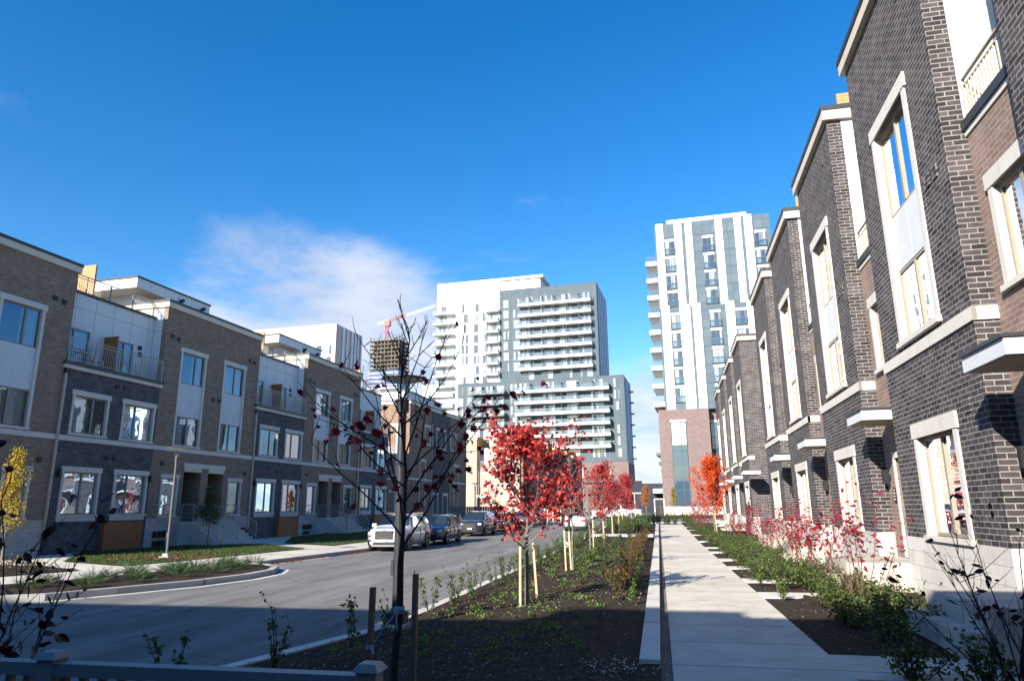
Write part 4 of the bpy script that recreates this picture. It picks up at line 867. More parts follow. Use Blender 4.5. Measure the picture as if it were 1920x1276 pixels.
juliet(J, [(tx(-4.45), -.001, 42.4 - SR * k) for k in range(4)] + [(tx(1.6), -.001, 42.4 - SR * k) for k in range(4)] + [(tx(9.75), -.001, 42.4 - SR * k) for k in range(4)] + [(tx(-4.15), -.351, 29.6 - SR * k) for k in range(5)] + [(tx(1.85), -.351, 29.6 - SR * k) for k in range(5)] + [(tx(5.8), -.351, 29.6 - SR * k) for k in range(5)] + [(tx(9.2), -.351, 29.6 - SR * k) for k in range(5)])
mb = MB()
for k in range(5):
    for a_, b_ in ((.1, 3.7), (-4.55, -2.85), (4.9, 6.7), (9.55, 12.15)): mb.box(tx(a_), tx(b_), -.03, -.001, 45.35 - SR * k, 45.5 - SR * k)
for k in range(6):
    for a_, b_ in ((.6, 4.35), (-4.2, -2.75), (5.75, 7.55)): mb.box(tx(a_), tx(b_), -.38, -.351, 32.5 - SR * k, 32.65 - SR * k)
mb.build('floor_trim', X['greyclad'], T)
for k in range(9):
    z = 41.3 - SR * k
    mb = MB(); mb.box(tx(-7.8), tx(-6.0), 1, 9, z - .1, z + .62); b = mb.build('side_balcony', X['slab'], T)
    mb = MB(); mb.box(tx(-7.75), tx(-6.0), 1.05, 1.1, z + .62, z + 1.6); mb.build('balcony_glass', X['balglass'], b)
    mb = MB(); mb.box(tx(-6.05), tx(-5.99), 1.2, 8.8, z + .63, z + 2.7); mb.build('balcony_door', X['glassD'], b)
vol('brick_podium', 'brickP', tx(-7.0), tx(.6), -1.2, 18, .0, 16.6, parent=T); vol('brick_podium_wing', 'brickP', tx(.6), tx(16), .8, 18, 0, 16.5, parent=T)
vol('podium_plinth', 'stone', tx(-7.08), tx(2.4), -1.3, .75, -.3, 1.9, parent=T)
for a_, b_, y in ((-5.2, -2.95, -1.2), (.75, 3.4, .8)):
    mb = MB(); mb.box(tx(a_), tx(b_), y - .05, y + .02, 1.92, 14.6); g_ = mb.build('curtain_wall', X['glassTeal'], T)
    mb = MB()
    for x in (a_, a_ + (b_ - a_) * .64, b_): mb.box(tx(x) - .05, tx(x) + .05, y - .1, y - .049, 1.92, 14.6)
    for z in (1.92, 4.2, 5.6, 8.1, 8.5, 10.2, 11.0, 12.3, 14.5): mb.box(tx(a_), tx(b_), y - .1, y - .049, z, z + .08)
    mb.build('mullions', X['greyclad'], g_)
    mb = MB(); mb.box(tx(a_) - .15, tx(b_) + .1, y - .14, y, 14.62, 14.95); mb.build('lintel', X['stone'], g_)
mb = MB(); mb.quad((tx(-5.1), -1.256, 11.1), (tx(-3.0), -1.256, 11.1), (tx(-3.0), -1.256, 14.5), (tx(-5.1), -1.256, 14.5)); mb.build('blind', X['curtain'], T)
for k in range(3):
    mb = MB(); mb.box(tx(-8.6), tx(-7.0), 12 + k * 5, 16 + k * 5, 10.5 - k * 1.2, 11.0 - k * 1.2); b = mb.build('side_balcony', X['darkslab'], T); mb = MB(); mb.box(tx(-8.6), tx(-7.0), 12 + k * 5, 12.05 + k * 5, 11 - k * 1.2, 12.4 - k * 1.2); mb.build('balcony_glass', X['balglass'], b)
# ---- far tower left (white slab with blue striped end)
Q = tower('apartment_tower', 'white block with blue-striped end wall above the left townhouse roofs', 'apartment tower', -97, 150)
mb = MB(); mb.box(-22, 10.1, 0, 13.5, 0, 46.2); mb.build('white_slab', X['whiteclad'], Q)
mb = MB(); mb.box(-22.1, 10.1, -.1, 13.4, 46.2, 46.9); mb.build('roof_rim', X['white'], Q)
mb = MB(); mb.box(10.1, 10.18, .1, 13.4, 0, 46.85); mb.build('end_glazing', X['navy'], Q)
for a_, b_ in ((3.0, 4.2), (5.2, 5.9), (7.6, 8.6), (9.4, 10.2), (11.0, 11.7), (12.8, 13.45)): mb = MB(); mb.box(10.18, 10.3, a_, b_, 20, 46.8); mb.build('end_stripe', X['paleclad'], Q)
Wq = tri_window(1.9, 2.4, 2); stamp(Wq, Q, [(x, 0, 39.2 - 3 * k) for x in (7.2, 4.9, -2) for k in range(3)])
# ---- tower under construction, with its crane
U = tower('unfinished_tower', 'high-rise under construction with bare concrete top floors', 'tower under construction', -214, 440)
mb = MB(); mb.box(-11, 7, 3, 15, 88, 119); mb.build('core', X['rawconc'], U)
for k in range(12): z = 86 + 2.95 * k; mb = MB(); mb.box(-13.5, 9.5, 0, 19, z, z + .45); mb.build('floor_slab', X['rawconc'] if k > 3 else X['slab'], U)
for k in range(8):
    mb = MB()
    for i in range(9): mb.box(-13.2 + i * 2.75, -12.7 + i * 2.75, .3, .8, 98.2 + 2.95 * k - .35, 100.7 + 2.95 * k - .35)
    mb.build('column_row', X['rawconc'], U); mb = MB()
    for i in range(6): mb = MB(); mb.box(8.7, 9.2, .9 + i * 3.3, 1.4 + i * 3.3, 98.2 + 2.95 * k - .35, 100.7 + 2.95 * k - .35); mb.build('side_column', X['rawconc'], U)
mb = MB(); mb.box(-13, 1, .5, 18, 0, 97); mb.build('lower_wall', X['navy'], U)
for k in range(11): z = 54 + 2.95 * k; mb = MB(); mb.box(-13.8, 9.9, -.8, 19.5, z, z + 1.1); mb.build('balcony_band', X['slab'], U)
mb = MB(); mb.box(1, 9.3, .2, 18.5, 0, 97); mb.build('blue_glazing', X['navy'], U)
K = thing('tower_crane', 'red and white tower crane rising above the unfinished high-rise', 'crane', at(TA, -217.4, 446))
mb = MB()
for dx in (-.9, .9):
    for dy in (-.9, .9): mb.tube([(dx, dy, 110), (dx, dy, 131)], .22, 4)
for k in range(10): mb.tube([(-.9, -.9, 110 + 2.1 * k), (.9, -.9, 112.1 + 2.1 * k)], .16, 4)
mb.build('mast', X['crane_r'], K)
def truss(p, q, wd, m, name, n):
    mb = MB(); p = Vector(p); q = Vector(q); d = (q - p); up = Vector((0, 0, 1)) * wd; sd_ = d.normalized().cross(Vector((0, 0, 1))).normalized() * wd * .6
    for o in (sd_, -sd_, up): mb.tube([p + o, q + o], .15, 4)
    for k in range(n):
        a_, b_ = p + d * k / n, p + d * (k + 1) / n
        mb.tube([a_ + sd_, b_ + up], .09, 4); mb.tube([a_ + up, b_ - sd_], .09, 4)
    mb.build(name, X[m], K)
truss((1, 0, 134), (14, 1, 137.5), 1.6, 'crane_r', 'jib_root', 5); truss((14, 1, 137.5), (36, 2, 143.6), 1.5, 'crane_w', 'jib', 10); truss((1, 0, 134), (-7, 0, 132.5), 1.2, 'crane_w', 'counter_jib', 4)
mb = MB(); mb.box(-1.5, 2.5, -1.5, 1.5, 130.5, 134.5); mb.build('cab', X['crane_r'], K)
# ---- low buildings at the end of the street
X['slatewall'] = mat('slate wall', (.035, .042, .06), .85, .1, 1, spec=.1)
lowb = thing('commercial_building', 'low dark building with white canopy at the end of the street', 'building', (-3.5, 150, 0))
mb = MB(); mb.box(-9, 9, 0, 12, 0, 6.6); mb.build('wall', X['slatewall'], lowb); mb = MB(); mb.box(2.6, 9, -9, -.01, 4.5, 5.3); mb.build('canopy', X['white'], lowb); mb = MB(); mb.box(-1.4, .3, 3, 5, 6.6, 7.3); mb.build('roof_unit', X['black'], lowb)
gate = thing('service_enclosure', 'dark panelled service enclosure with pale frame beside the brick podium', 'enclosure', (.05, 95, gz(95) - .1), -R(4))
mb = MB(); mb.box(-.62, -.48, 0, .3, 0, 2.4); mb.box(.6, .74, 0, .3, 0, 2.4); mb.box(-.48, .6, 0, .3, 2.26, 2.4); mb.build('frame', X['stone'], gate)
mb = MB(); mb.box(-.48, .6, .06, .2, 0, 2.26); mb.build('panel', X['black'], gate); mb = MB(); mb.box(.16, .2, .03, .06, .1, 1.5); mb.box(.2, .55, .03, .06, .7, .74); mb.box(.2, .55, .03, .06, 1.3, 1.34); mb.build('rail_bars', X['polelight'], gate)

# ================================================================ trees and plants
MAPLE = [(0, -.5), (.16, -.36), (.44, -.40), (.36, -.14), (.66, .04), (.34, .14), (.36, .44), (.13, .32), (0, .66)]
def leaf(mb, p, s, r_, shape='maple', droop=.5, face=None):
    d = Vector((r_.gauss(0, 1), r_.gauss(0, 1), r_.gauss(-droop, .7))).normalized()
    n_ = Vector((r_.gauss(0, 1), r_.gauss(0, 1), r_.gauss(.5, .8))).normalized()
    x_ = d.cross(n_).normalized(); n_ = x_.cross(d); k = r_.uniform(.25, 1.1) if shape == 'maple' else r_.uniform(.1, .5)
    if shape == 'maple':
        cv = r_.uniform(-.1, .35); L = [p + (d * (v + .5) + x_ * u + n_ * (u * k - cv * (v + .5) ** 2)) * s for u, v in MAPLE]; Rr = [p + (d * (v + .5) - x_ * u + n_ * (u * k - cv * (v + .5) ** 2)) * s for u, v in MAPLE[1:-1]]
        b = len(mb.v); mb.v += [tuple(q) for q in L + Rr]; m = len(MAPLE)
        mb.f.append(tuple(range(b, b + m))); mb.f.append(tuple([b, *range(b + m, b + m + len(Rr)), b + m - 1])[::-1])
    elif shape == 'oval':
        L = [(0, 0), (.22, .25), (.26, .55), (.12, .85), (0, 1.05)]; q = [p + (d * v + x_ * u + n_ * (u * k + .18 * v * v)) * s for u, v in L]; q2 = [p + (d * v - x_ * u + n_ * (u * k + .18 * v * v)) * s for u, v in L[1:-1]]
        b = len(mb.v); mb.v += [tuple(t) for t in q + q2]; mb.f.append(tuple(range(b, b + 5))); mb.f.append((b + 4, b + 7, b + 6, b + 5, b))
    else:
        b = len(mb.v); mb.v += [tuple(p), tuple(p + (d * .5 + x_ * .34 + n_ * .2) * s), tuple(p + d * s), tuple(p + (d * .5 - x_ * .34 + n_ * .2) * s)]
        mb.f.append((b, b + 1, b + 2)); mb.f.append((b, b + 2, b + 3))
def curve(p, d, L, n, r_, up=.25, wob=.12):
    pts = [Vector(p)]; d = Vector(d).normalized()
    for i in range(n):
        d = (d + Vector((r_.gauss(0, wob), r_.gauss(0, wob), up * (1 / n) + r_.gauss(0, wob * .6)))).normalized(); pts.append(pts[-1] + d * (L / n))
    return pts
def tree(name, label, base, h, tr, seed, lm, nleaf, ls, z0=.35, spread=.33, nb=16, bark='bark', shape='maple', el=50, group='young street trees', leafz=(0, 1), sub=4, sparse=0, clump=.05, colmn=1.0, cat='tree', prof=None, lean=0, bk=.42, fork=None, lw=1):
    r_ = random.Random(seed); T_ = thing(name, label, cat, base, 0, group); wd = MB(); lf = MB(); tips = []
    tp = [Vector((0, 0, -.1))]; n = 9
    for i in range(1, n + 1): tp.append(Vector((r_.gauss(0, .012) * h * (i / n) + lean * i / n, r_.gauss(0, .012) * h * (i / n), h * i / n)))
    wd.tube(tp, [tr * (1.25 if i == 0 else 1) * (1 - i / n) ** .8 * (lw if fork and i / n > fork else 1) + .004 for i in range(n + 1)], 8)
    ga = r_.uniform(0, 6)
    for k in range(nb):
        t = z0 + (.95 - z0) * (k + r_.random() * .7) / nb; i = min(n - 1, int(t * n)); p = tp[i].lerp(tp[i + 1], t * n - i); ga += 2.4 + r_.gauss(0, .3)
        f = (t - z0) / (1 - z0); ln = h * spread * (prof(f) if prof else (1.15 - .85 * f)) * r_.uniform(.75, 1.2); e_ = R(el + 18 * f + r_.gauss(0, 7))
        d = Vector((math.cos(ga) * math.cos(e_), math.sin(ga) * math.cos(e_), math.sin(e_)))
        pts = curve(p, d, ln, 6, r_, .35, .09); rr = tr * (1 - t) ** .7 * bk + .0035
        wd.tube(pts, [rr * (1 - .8 * j / 6) + .002 for j in range(7)], 5)
        for j in range(2, 7):
            tips.append((pts[j], t))
            for m in range(r_.randint(0, max(1, sub // 2))):
                dd = (pts[j] - pts[j - 1]).normalized() + Vector((r_.gauss(0, .7), r_.gauss(0, .7), r_.gauss(.1, .4))); l2 = ln * r_.uniform(.15, .38)
                q = curve(pts[j], dd, l2, 3, r_, .2, .12); wd.tube(q, [.0045, .004, .003, .002], 4, cap=False)
                tips += [(q[1], t), (q[2], t), (q[3], t)]
    wd.build('trunk', X[bark], T_, smooth=60)
    tips = [x for x in tips if leafz[0] <= x[1] <= leafz[1]]
    for i in range(nleaf):
        p, t = r_.choice(tips[:max(3, int(len(tips) * (1 - sparse)))]); leaf(lf, p + Vector((r_.gauss(0, clump), r_.gauss(0, clump), r_.gauss(-.02, clump))), ls * r_.uniform(.65, 1.2), r_, shape)
    if nleaf: lf.build('crown', X[lm], T_)
    return T_
def stake(x, y, h, lean, label, dark=False, w_=.022, a_=0):
    o = MB(); dx, dy = lean; z0 = -.15
    o.hexa([(-w_, -w_, z0), (w_, -w_, z0), (w_, w_, z0), (-w_, w_, z0), (dx - w_, dy - w_, h), (dx + w_, dy - w_, h), (dx + w_, dy + w_, h), (dx - w_, dy + w_, h)])
    return tag(o.build('stake', X['stake'] if not dark else X['stakedark'], loc=(x, y, gz(y))), label, 'stake', 'wooden tree stakes')
X['stakedark'] = wood_mat('weathered brown stake', (.22, .125, .075), 0, False)
# foreground bare tree with its two stakes and webbing
tree('maple_tree', 'bare dark maple in the foreground with a few crimson leaves, before the lamp post', (-2.475, 6.6, .02), 3.95, .038, 24, 'leafcrimson', 120, .074, .365, .36, 26, 'barkdark', el=34, leafz=(.36, .62), sparse=.0, clump=.09, sub=5, lean=.05, prof=lambda f: 1.15 - 1.02 * min(1, f * 1.15) + .05, bk=.22, fork=.38, lw=.45)
stake(-2.69, 6.5, 1.14, (.02, 0), 'brown stake left of the foreground tree, lower of its pair', True, .024); stake(-2.30, 6.62, 1.25, (-.0, .02), 'brown stake right of the foreground tree, taller of its pair', True, .024)
mb = MB(); mb.tube([(-2.67, 6.5, .62), (-2.56, 6.53, .78), (-2.45, 6.6, .93)], .008, 5); mb.tube([(-2.45, 6.55, .95), (-2.38, 6.56, .93), (-2.31, 6.6, .89)], .008, 5); mb.lathe([(.046, .9), (.05, .91), (.05, .955), (.046, .965)], 12, Matrix.Translation((-2.44, 6.6, 0)), cap=False)
mb.tube([(-2.44, 6.545, .92), (-2.44, 6.53, .84), (-2.43, 6.535, .76)], .007, 5); mb.tube([(-2.33, 6.58, .9), (-2.37, 6.57, .84), (-2.35, 6.57, .79), (-2.31, 6.58, .84)], .006, 5); mb.lathe([(.036, .6), (.038, .64)], 10, Matrix.Translation((-2.68, 6.5, 0)), cap=False); mb.tube([(-2.66, 6.47, .63), (-2.63, 6.46, .57)], .014, 5)
tag(mb.build('tree_tie', X['tie']), 'grey webbing strap tying the foreground tree to its two brown stakes', 'strap')
# the row of maples in the strip
tree('maple_tree', 'largest scarlet maple, standing in the middle of the planted strip', (-2.62, 14.2, 0), 3.3, .040, 5, 'leafred', 2500, .078, .30, .46, 28, el=30, clump=.07, sub=6, prof=lambda f: .80 + .75 * f - 1.35 * f * f)
stake(-2.71, 13.95, 1.12, (.01, 0), 'pale stake left of the largest scarlet maple'); stake(-2.60, 15.3, 1.13, (-.08, 0), 'pale stake right of the largest scarlet maple, leaning left')
mb = MB(); mb.tube([(-2.70, 13.93, .98), (-2.62, 14.15, .98), (-2.66, 15.3, 1.0)], .006, 5); tag(mb.build('tree_tie', X['tie']), 'white tie round the trunk of the largest scarlet maple', 'strap')
tree('maple_tree', 'half bare maple with scattered red leaves, just right of the largest scarlet maple', (-2.62, 21.9, 0), 3.7, .036, 6, 'leafred', 230, .085, .33, .27, 16, el=46, clump=.06, leafz=(.3, .75))
stake(-2.77, 21.4, 1.2, (-.03, 0), 'pale stake in front of the half bare maple'); stake(-2.70, 22.1, 1.15, (-.05, 0), 'second pale stake, behind its twin at the half bare maple')
tree('maple_tree', 'leafless small maple with a wide tangle of grey twigs behind the lamp post', (-2.85, 30, 0), 3.1, .04, 7, 'leafred', 50, .08, .28, .42, 20, el=34, sub=5)
stake(-2.72, 30.0, 1.35, (0, 0), 'tall pale stake at the leafless maple')
tree('maple_tree', 'bright red bushy maple in front of the white pickup cab', (-2.95, 38.2, gz(38)), 3.95, .04, 8, 'leafred', 2100, .085, .27, .34, 26, el=36, clump=.1, sub=6, prof=lambda f: .8 + .7 * f - 1.3 * f * f)
stake(-2.85, 37.9, 1.25, (-.05, 0), 'pale stake below the bright red bushy maple')
tree('maple_tree', 'thin pinkish red maple between the two dense red ones', (-3.0, 46.6, gz(46)), 3.7, .036, 9, 'leafpink', 800, .085, .32, .24, 20, el=48, clump=.1, sub=5)
stake(-2.95, 46.5, 1.3, (-.04, 0), 'pale stake under the thin pinkish maple'); 
tree('maple_tree', 'small mostly bare maple with pink leaves near the pickup bed', (-3.0, 54, gz(54)), 3.6, .036, 10, 'leafpink', 420, .09, .34, .24, 18, el=48, clump=.1)
stake(-2.97, 54.3, 1.35, (0, 0), 'thin pale stake behind the crossing kerb')
tree('maple_tree', 'rounded red maple farthest along the strip, above the pickup bed', (-2.7, 62, gz(62)), 4.2, .04, 11, 'leafred', 2200, .1, .26, .3, 26, el=38, clump=.13, sub=6, prof=lambda f: .8 + .7 * f - 1.3 * f * f)
stake(-3.05, 61.5, 1.4, (0, 0), 'small far stake at the rounded red maple'); stake(-2.6, 69, 1.4, (0, 0), 'farthest small stake beside the hedge')
tree('maple_tree', 'small rust orange tree left of the dark service enclosure', (-1.35, 80, gz(80)), 3.7, .05, 12, 'leafrust', 1300, .13, .3, .25, 22, el=52, clump=.12, shape='d', group='trees at the end of the street')
tree('columnar_tree', 'small olive yellow columnar tree against the podium glass', (2.15, 103, gz(103)), 3.7, .04, 13, 'leafolive', 1100, .14, .28, .2, 20, el=62, clump=.12, shape='d', group='trees at the end of the street')
tree('maple_tree', 'orange red maple on the right beside the sidewalk, vivid dense crown', (3.35, 46.5, gz(46)), 4.55, .045, 14, 'leaforange', 3000, .1, .24, .33, 26, el=44, clump=.12, sub=6, prof=lambda f: .9 + .6 * f - 1.25 * f * f, group='trees at the end of the street')
stake(3.45, 45.8, 1.4, (-.1, 0), 'pale stake under the orange red maple on the right')
tree('columnar_tree', 'yellow leaved columnar tree at the left picture edge', (-25.4, 24.0, 0), 4.3, .05, 15, 'leafyellow', 2600, .1, .2, .2, 26, el=58, clump=.12, shape='d', sub=6, group='trees by the left townhouses')
stake(-24.3, 21.6, 1.5, (.1, 0), 'leaning pale stake near the left picture edge')
tree('evergreen_tree', 'small feathery olive green tree before the twin entrance doors', (-24.1, 35.2, .02), 3.0, .03, 16, 'leafgreen', 1500, .12, .3, .26, 26, el=50, clump=.1, shape='d', sub=6, group='trees by the left townhouses')
stake(-24.6, 34.9, 1.6, (0, 0), 'stake left of the feathery green tree'); stake(-23.4, 35.5, 1.6, (0, 0), 'stake right of the feathery green tree')
tree('sapling_tree', 'thin green sapling on the lawn in front of the second entrance', (-22.9, 50.2, gz(50)), 3.2, .03, 17, 'leafgreen', 420, .12, .3, .2, 16, el=58, clump=.1, shape='d', group='trees by the left townhouses')
stake(-23.5, 50.2, 1.5, (0, 0), 'stake left of the thin sapling'); stake(-22.4, 50.3, 1.6, (0, 0), 'stake right of the thin sapling')
# ---------------------------------------------------------------- shrubs
def shrub(name, label, base, h, sp, ns, nl, ls, lm, seed, cat='shrub', group=None, bark='twig', shape='oval', el=(45, 85), r0=.008, sub=3, leafmin=.3, clump=.03):
    r_ = random.Random(seed); T_ = thing(name, label, cat, base, 0, group); wd = MB(); lf = MB(); tips = []
    for k in range(ns):
        an = 6.283 * k / ns + r_.gauss(0, .4); e_ = R(r_.uniform(*el)); d = Vector((math.cos(an) * math.cos(e_), math.sin(an) * math.cos(e_), math.sin(e_))); L = h * r_.uniform(.7, 1.05) * (1 if e_ > 1 else sp)
        pts = curve((r_.gauss(0, .05 * h), r_.gauss(0, .05 * h), -.04), d, L, 7, r_, .25, .07); wd.tube(pts, [r0 * (1 - .75 * j / 7) + .0015 for j in range(8)], 5)
        for j in range(2, 8):
            if j / 7 > leafmin: tips.append(pts[j])
            for m in range(r_.randint(0, sub)):
                q = curve(pts[j], (pts[j] - pts[j - 1]).normalized() + Vector((r_.gauss(0, .6), r_.gauss(0, .6), r_.gauss(.1, .4))), L * r_.uniform(.1, .28), 3, r_, .15, .1); wd.tube(q, [r0 * .4, r0 * .35, r0 * .3, .0015], 4, cap=False)
                if j / 7 > leafmin: tips += q[1:]
    wd.build('stems', X[bark], T_, smooth=60)
    for i in range(nl): leaf(lf, r_.choice(tips) + Vector((r_.gauss(0, clump), r_.gauss(0, clump), r_.gauss(0, clump))), ls * r_.uniform(.6, 1.2), r_, shape)
    lf.build('foliage', X[lm], T_); return T_
shrub('dogwood_shrub', 'dark maroon shrub close to the viewer at the left edge, above the white railing', (-4.62, 4.35, .0), 1.95, .95, 14, 300, .10, 'leafdark', 31, bark='barkdark', el=(62, 88), leafmin=.35)
shrub('dogwood_shrub', 'nearly bare dark shrub with drooping maroon leaves at the bottom right', (3.55, 8.6, 0), 1.85, .95, 15, 75, .105, 'leafdark', 32, bark='barkdark', el=(42, 82), sub=3, leafmin=.5, r0=.009)
RED = [((3.42, 14.0), 2.15, 'nearest red-leaved shrub on the right, with long bare stems', 250), ((3.75, 18.6), 1.75, 'second red-leaved shrub on the right, before the first entrance steps', 300), ((3.9, 22.0), 1.8, 'third red-leaved shrub on the right, pink leaves thick at the top', 420), ((4.05, 25.8), 1.75, 'fourth red-leaved shrub along the right bed', 420), ((4.1, 29.8), 1.8, 'fifth red-leaved shrub along the right bed, before the blank bay wall', 460), ((4.1, 35.0), 1.7, 'sixth red-leaved shrub along the right bed', 460), ((3.9, 40.5), 1.8, 'seventh red-leaved shrub, just right of the orange maple stake', 480)]
for i, ((x, y), h_, lab, nl) in enumerate(RED): shrub('dogwood_shrub', lab, (x, y, gz(y)), h_, .9, 12, nl, .10 if i < 2 else .08, 'leafpink', 40 + i, group='red-leaved shrubs along the right bed', el=(52, 86), leafmin=.45, clump=.04)
for i, (x, y, lab) in enumerate(((3.2, 51, 'pink feathery shrub left of the orange maple trunk'), (3.0, 57, 'pink shrub behind the orange maple'), (3.5, 62, 'farthest pink shrub by the podium'))): shrub('dogwood_shrub', lab, (x, y, gz(y)), 2.3, .9, 14, 700, .09, 'leafpink', 50 + i, group='red-leaved shrubs along the right bed', el=(50, 86), leafmin=.3, clump=.07)
def tuft_proto(name, mat_, n, rx, h, ln, wd_, seed, upright=.7):
    r_ = random.Random(seed); mb = MB()
    for i in range(n):
        an = r_.uniform(0, 6.283); rr = rx * r_.random() ** .6; z = h * (.12 + .8 * r_.random() * (1 - (rr / rx) ** 2 * .6)); p = Vector((math.cos(an) * rr, math.sin(an) * rr, z))
        d = Vector((math.cos(an) * (1 - upright) + r_.gauss(0, .35), math.sin(an) * (1 - upright) + r_.gauss(0, .35), upright + r_.gauss(0, .3))).normalized(); s_ = d.cross(Vector((r_.gauss(0, 1), r_.gauss(0, 1), r_.gauss(0, 1)))).normalized(); L = ln * r_.uniform(.6, 1.2)
        for k in range(5):
            q = p + d * L * k / 5; w2 = wd_ * (1.1 - k / 5)
            for sg in (-1, 1): mb.quad(q, q + d * L * .16 + s_ * w2 * sg, q + d * L * .30 + s_ * w2 * sg * .8)
    return mb
def plants(proto, name, label, spots, cat, group, scale=(.8, 1.2), seed=1, mats=None):
    r_ = random.Random(seed); first = None
    for x, y, *s_ in spots:
        k = (s_[0] if s_ else 1) * r_.uniform(*scale)
        if first is None: o = first = proto
        else: o = dup(first)
        o.location = (x, y, gz(y) + .02); o.rotation_euler = (0, 0, r_.uniform(0, 6.28)); o.scale = (k * r_.uniform(.9, 1.15), k * r_.uniform(.9, 1.15), k); tag(o, label, cat, group)
r_ = random.Random(77)
def yews(seed): return tuft_proto('yew', 'yew', 300, .40, .44, .12, .027, seed, .6)
sp_ = [[], []]
for i in range(58):
    y = 11.3 + i * .49 + r_.gauss(0, .15); x = 3.0 + .35 * math.sin(i * 1.7) + r_.gauss(0, .18) + (.25 if y < 15 else 0)
    if any(abs(y - yy - .45) < .35 for yy in (16.1, 23.2, 30.9)): continue
    sp_[i % 2].append((x, y)); 
    if i % 2 == 0 and y > 13: sp_[(i + 1) % 2].append((x + .75, y + .2))
for i in range(16): sp_[i % 2].append((2.7 + r_.gauss(.2, .3), 40 + i * 1.55))
for k in range(2):
    a_ = shrub('yew_shrub', 'x', (0, 0, 0), .52, 1.15, 15, 480, .062, 'yew', 60 + k, bark='barkdark', el=(22, 82), sub=3, leafmin=.15, clump=.03, r0=.006)
    plants(a_, 'yew_shrub', 'low spreading green yew in the bed along the right side of the sidewalk', sp_[k], 'shrub', 'low yews along the right bed', seed=k)
a_ = shrub('yew_shrub', 'dark low yew at the bottom edge, right of the sidewalk', (2.62, 9.0, -.05), .6, 1.1, 15, 480, .062, 'yew', 66, bark='barkdark', el=(25, 82), sub=3, leafmin=.15, clump=.03, r0=.006)
dup(a_, loc=(3.25, 8.7, -.05), rotz=1.3, label='second dark low yew at the bottom edge, under the bare shrub')
jp = []
for (x, y) in ((-13.9, 15.6), (-14.6, 16.6), (-13.6, 17.0), (-14.4, 17.9), (-13.3, 18.4), (-14.1, 19.1), (-13.2, 19.7), (-14.2, 20.2), (-13.2, 20.9), (-14.0, 21.5), (-13.3, 22.0), (-14.3, 22.3), (-15.3, 15.4), (-16.3, 14.7), (-17.6, 14.2), (-15.0, 18.6), (-15.0, 20.6), (-15.6, 16.3), (-14.8, 17.4), (-14.7, 19.7), (-13.8, 20.6)): jp.append((x, y))
plants(tuft_proto('juniper', 'juniper', 85, .2, .26, .30, .026, 5, .42).build('juniper_shrub', X['juniper']), 'juniper_shrub', 'low spreading juniper in the kerbed bed by the left road bend', jp, 'shrub', 'junipers in the left kerbed bed', (.85, 1.2), 3)
bp_ = [(-19.3, 19.4), (-19.9, 18.6), (-20.6, 19.8), (-20.4, 18.0), (-21.6, 18.8), (-22.2, 20.6), (-23.0, 18.2), (-23.6, 20.2), (-21.2, 21.0)]
o = shrub('bedding_shrub', 'x', (0, 0, 0), .4, 1, 8, 160, .055, 'leafmix', 71, bark='barkdark', el=(30, 80))
plants(o, 'bedding_shrub', 'small loose green shrub in the left bed beside the path', bp_, 'shrub', 'small shrubs in the left bed', (.9, 1.3), 4)
# upright leafy stems along the road kerb
def stems(seed, lm='leafgreen', n=4, nl=110, h_=.62): return shrub('privet_plant', 'x', (0, 0, 0), h_, 1, n, nl, .055, lm, seed, bark='barkdark', el=(66, 88), sub=1, leafmin=.12, clump=.012, r0=.005)
r2 = random.Random(55)
near = [(-5.05, 6.9), (-4.6, 8.2), (-4.25, 9.6), (-4.12, 10.6), (-4.1, 12.6), (-3.95, 13.5), (-4.1, 14.4), (-4.0, 15.2), (-4.15, 16.4), (-4.05, 17.4), (-3.9, 18.2), (-4.15, 19.0), (-3.75, 19.6), (-5.6, 5.6), (-5.15, 5.4)]
far = [(-4.1 + r_.gauss(0, .15), 20.3 + i * .55) for i in range(44)]
a_ = stems(81); plants(a_, 'privet_plant', 'thin upright leafy plant beside the road kerb', near[::2] + far[::3], 'plant', 'leafy plants along the road kerb', (.85, 1.25), 5)
a_ = stems(82, n=5, nl=150); plants(a_, 'privet_plant', 'thin upright leafy plant beside the road kerb', near[1::2] + far[1::3], 'plant', 'leafy plants along the road kerb', (.85, 1.25), 6)
a_ = stems(83, n=6, nl=190, h_=.5); plants(a_, 'privet_plant', 'thin upright leafy plant beside the road kerb', far[2::3] + [(r2.uniform(-3.4, -1.2), 17 + 27 * r2.random()) for i in range(34)], 'plant', 'leafy plants along the road kerb', (.85, 1.25), 7)
a_ = stems(84, 'leafmix', 9, 330, .7); plants(a_, 'mixed_shrub', 'upright rust tinged shrub near the kerb left of the sidewalk', [(-.95 + r_.gauss(0, .12), 15.2 + i * .95, 1.1 if i < 3 else .9) for i in range(30)], 'shrub', 'rust tinged shrubs along the sidewalk kerb', (.85, 1.2), 8)
a_ = stems(85, 'leafgreen', 10, 420, .6); plants(a_, 'hedge_shrub', 'bushy green shrub in the far planting by the end of the sidewalk', [(r_.uniform(-4.2, -.7), r_.uniform(46.6, 66.5)) for i in range(44)] + [(r_.uniform(-4.2, 3.5), r_.uniform(66.8, 70), 1.3) for i in range(26)], 'shrub', 'green shrubs at the far end of the strip', (.9, 1.35), 9)
a_ = stems(86, 'weed', 7, 130, .42); plants(a_, 'weed_plant', 'bright green weed at the foot of the sidewalk kerb', [(-.62, 14.6), (-.6, 16.0), (-.58, 17.5), (-.7, 22), (-.6, 24), (-.62, 26), (2.35, 15.6), (2.3, 18.4)], 'plant', 'bright weeds beside the kerb', (.7, 1.0), 10)
mb = MB(); r_ = random.Random(9)
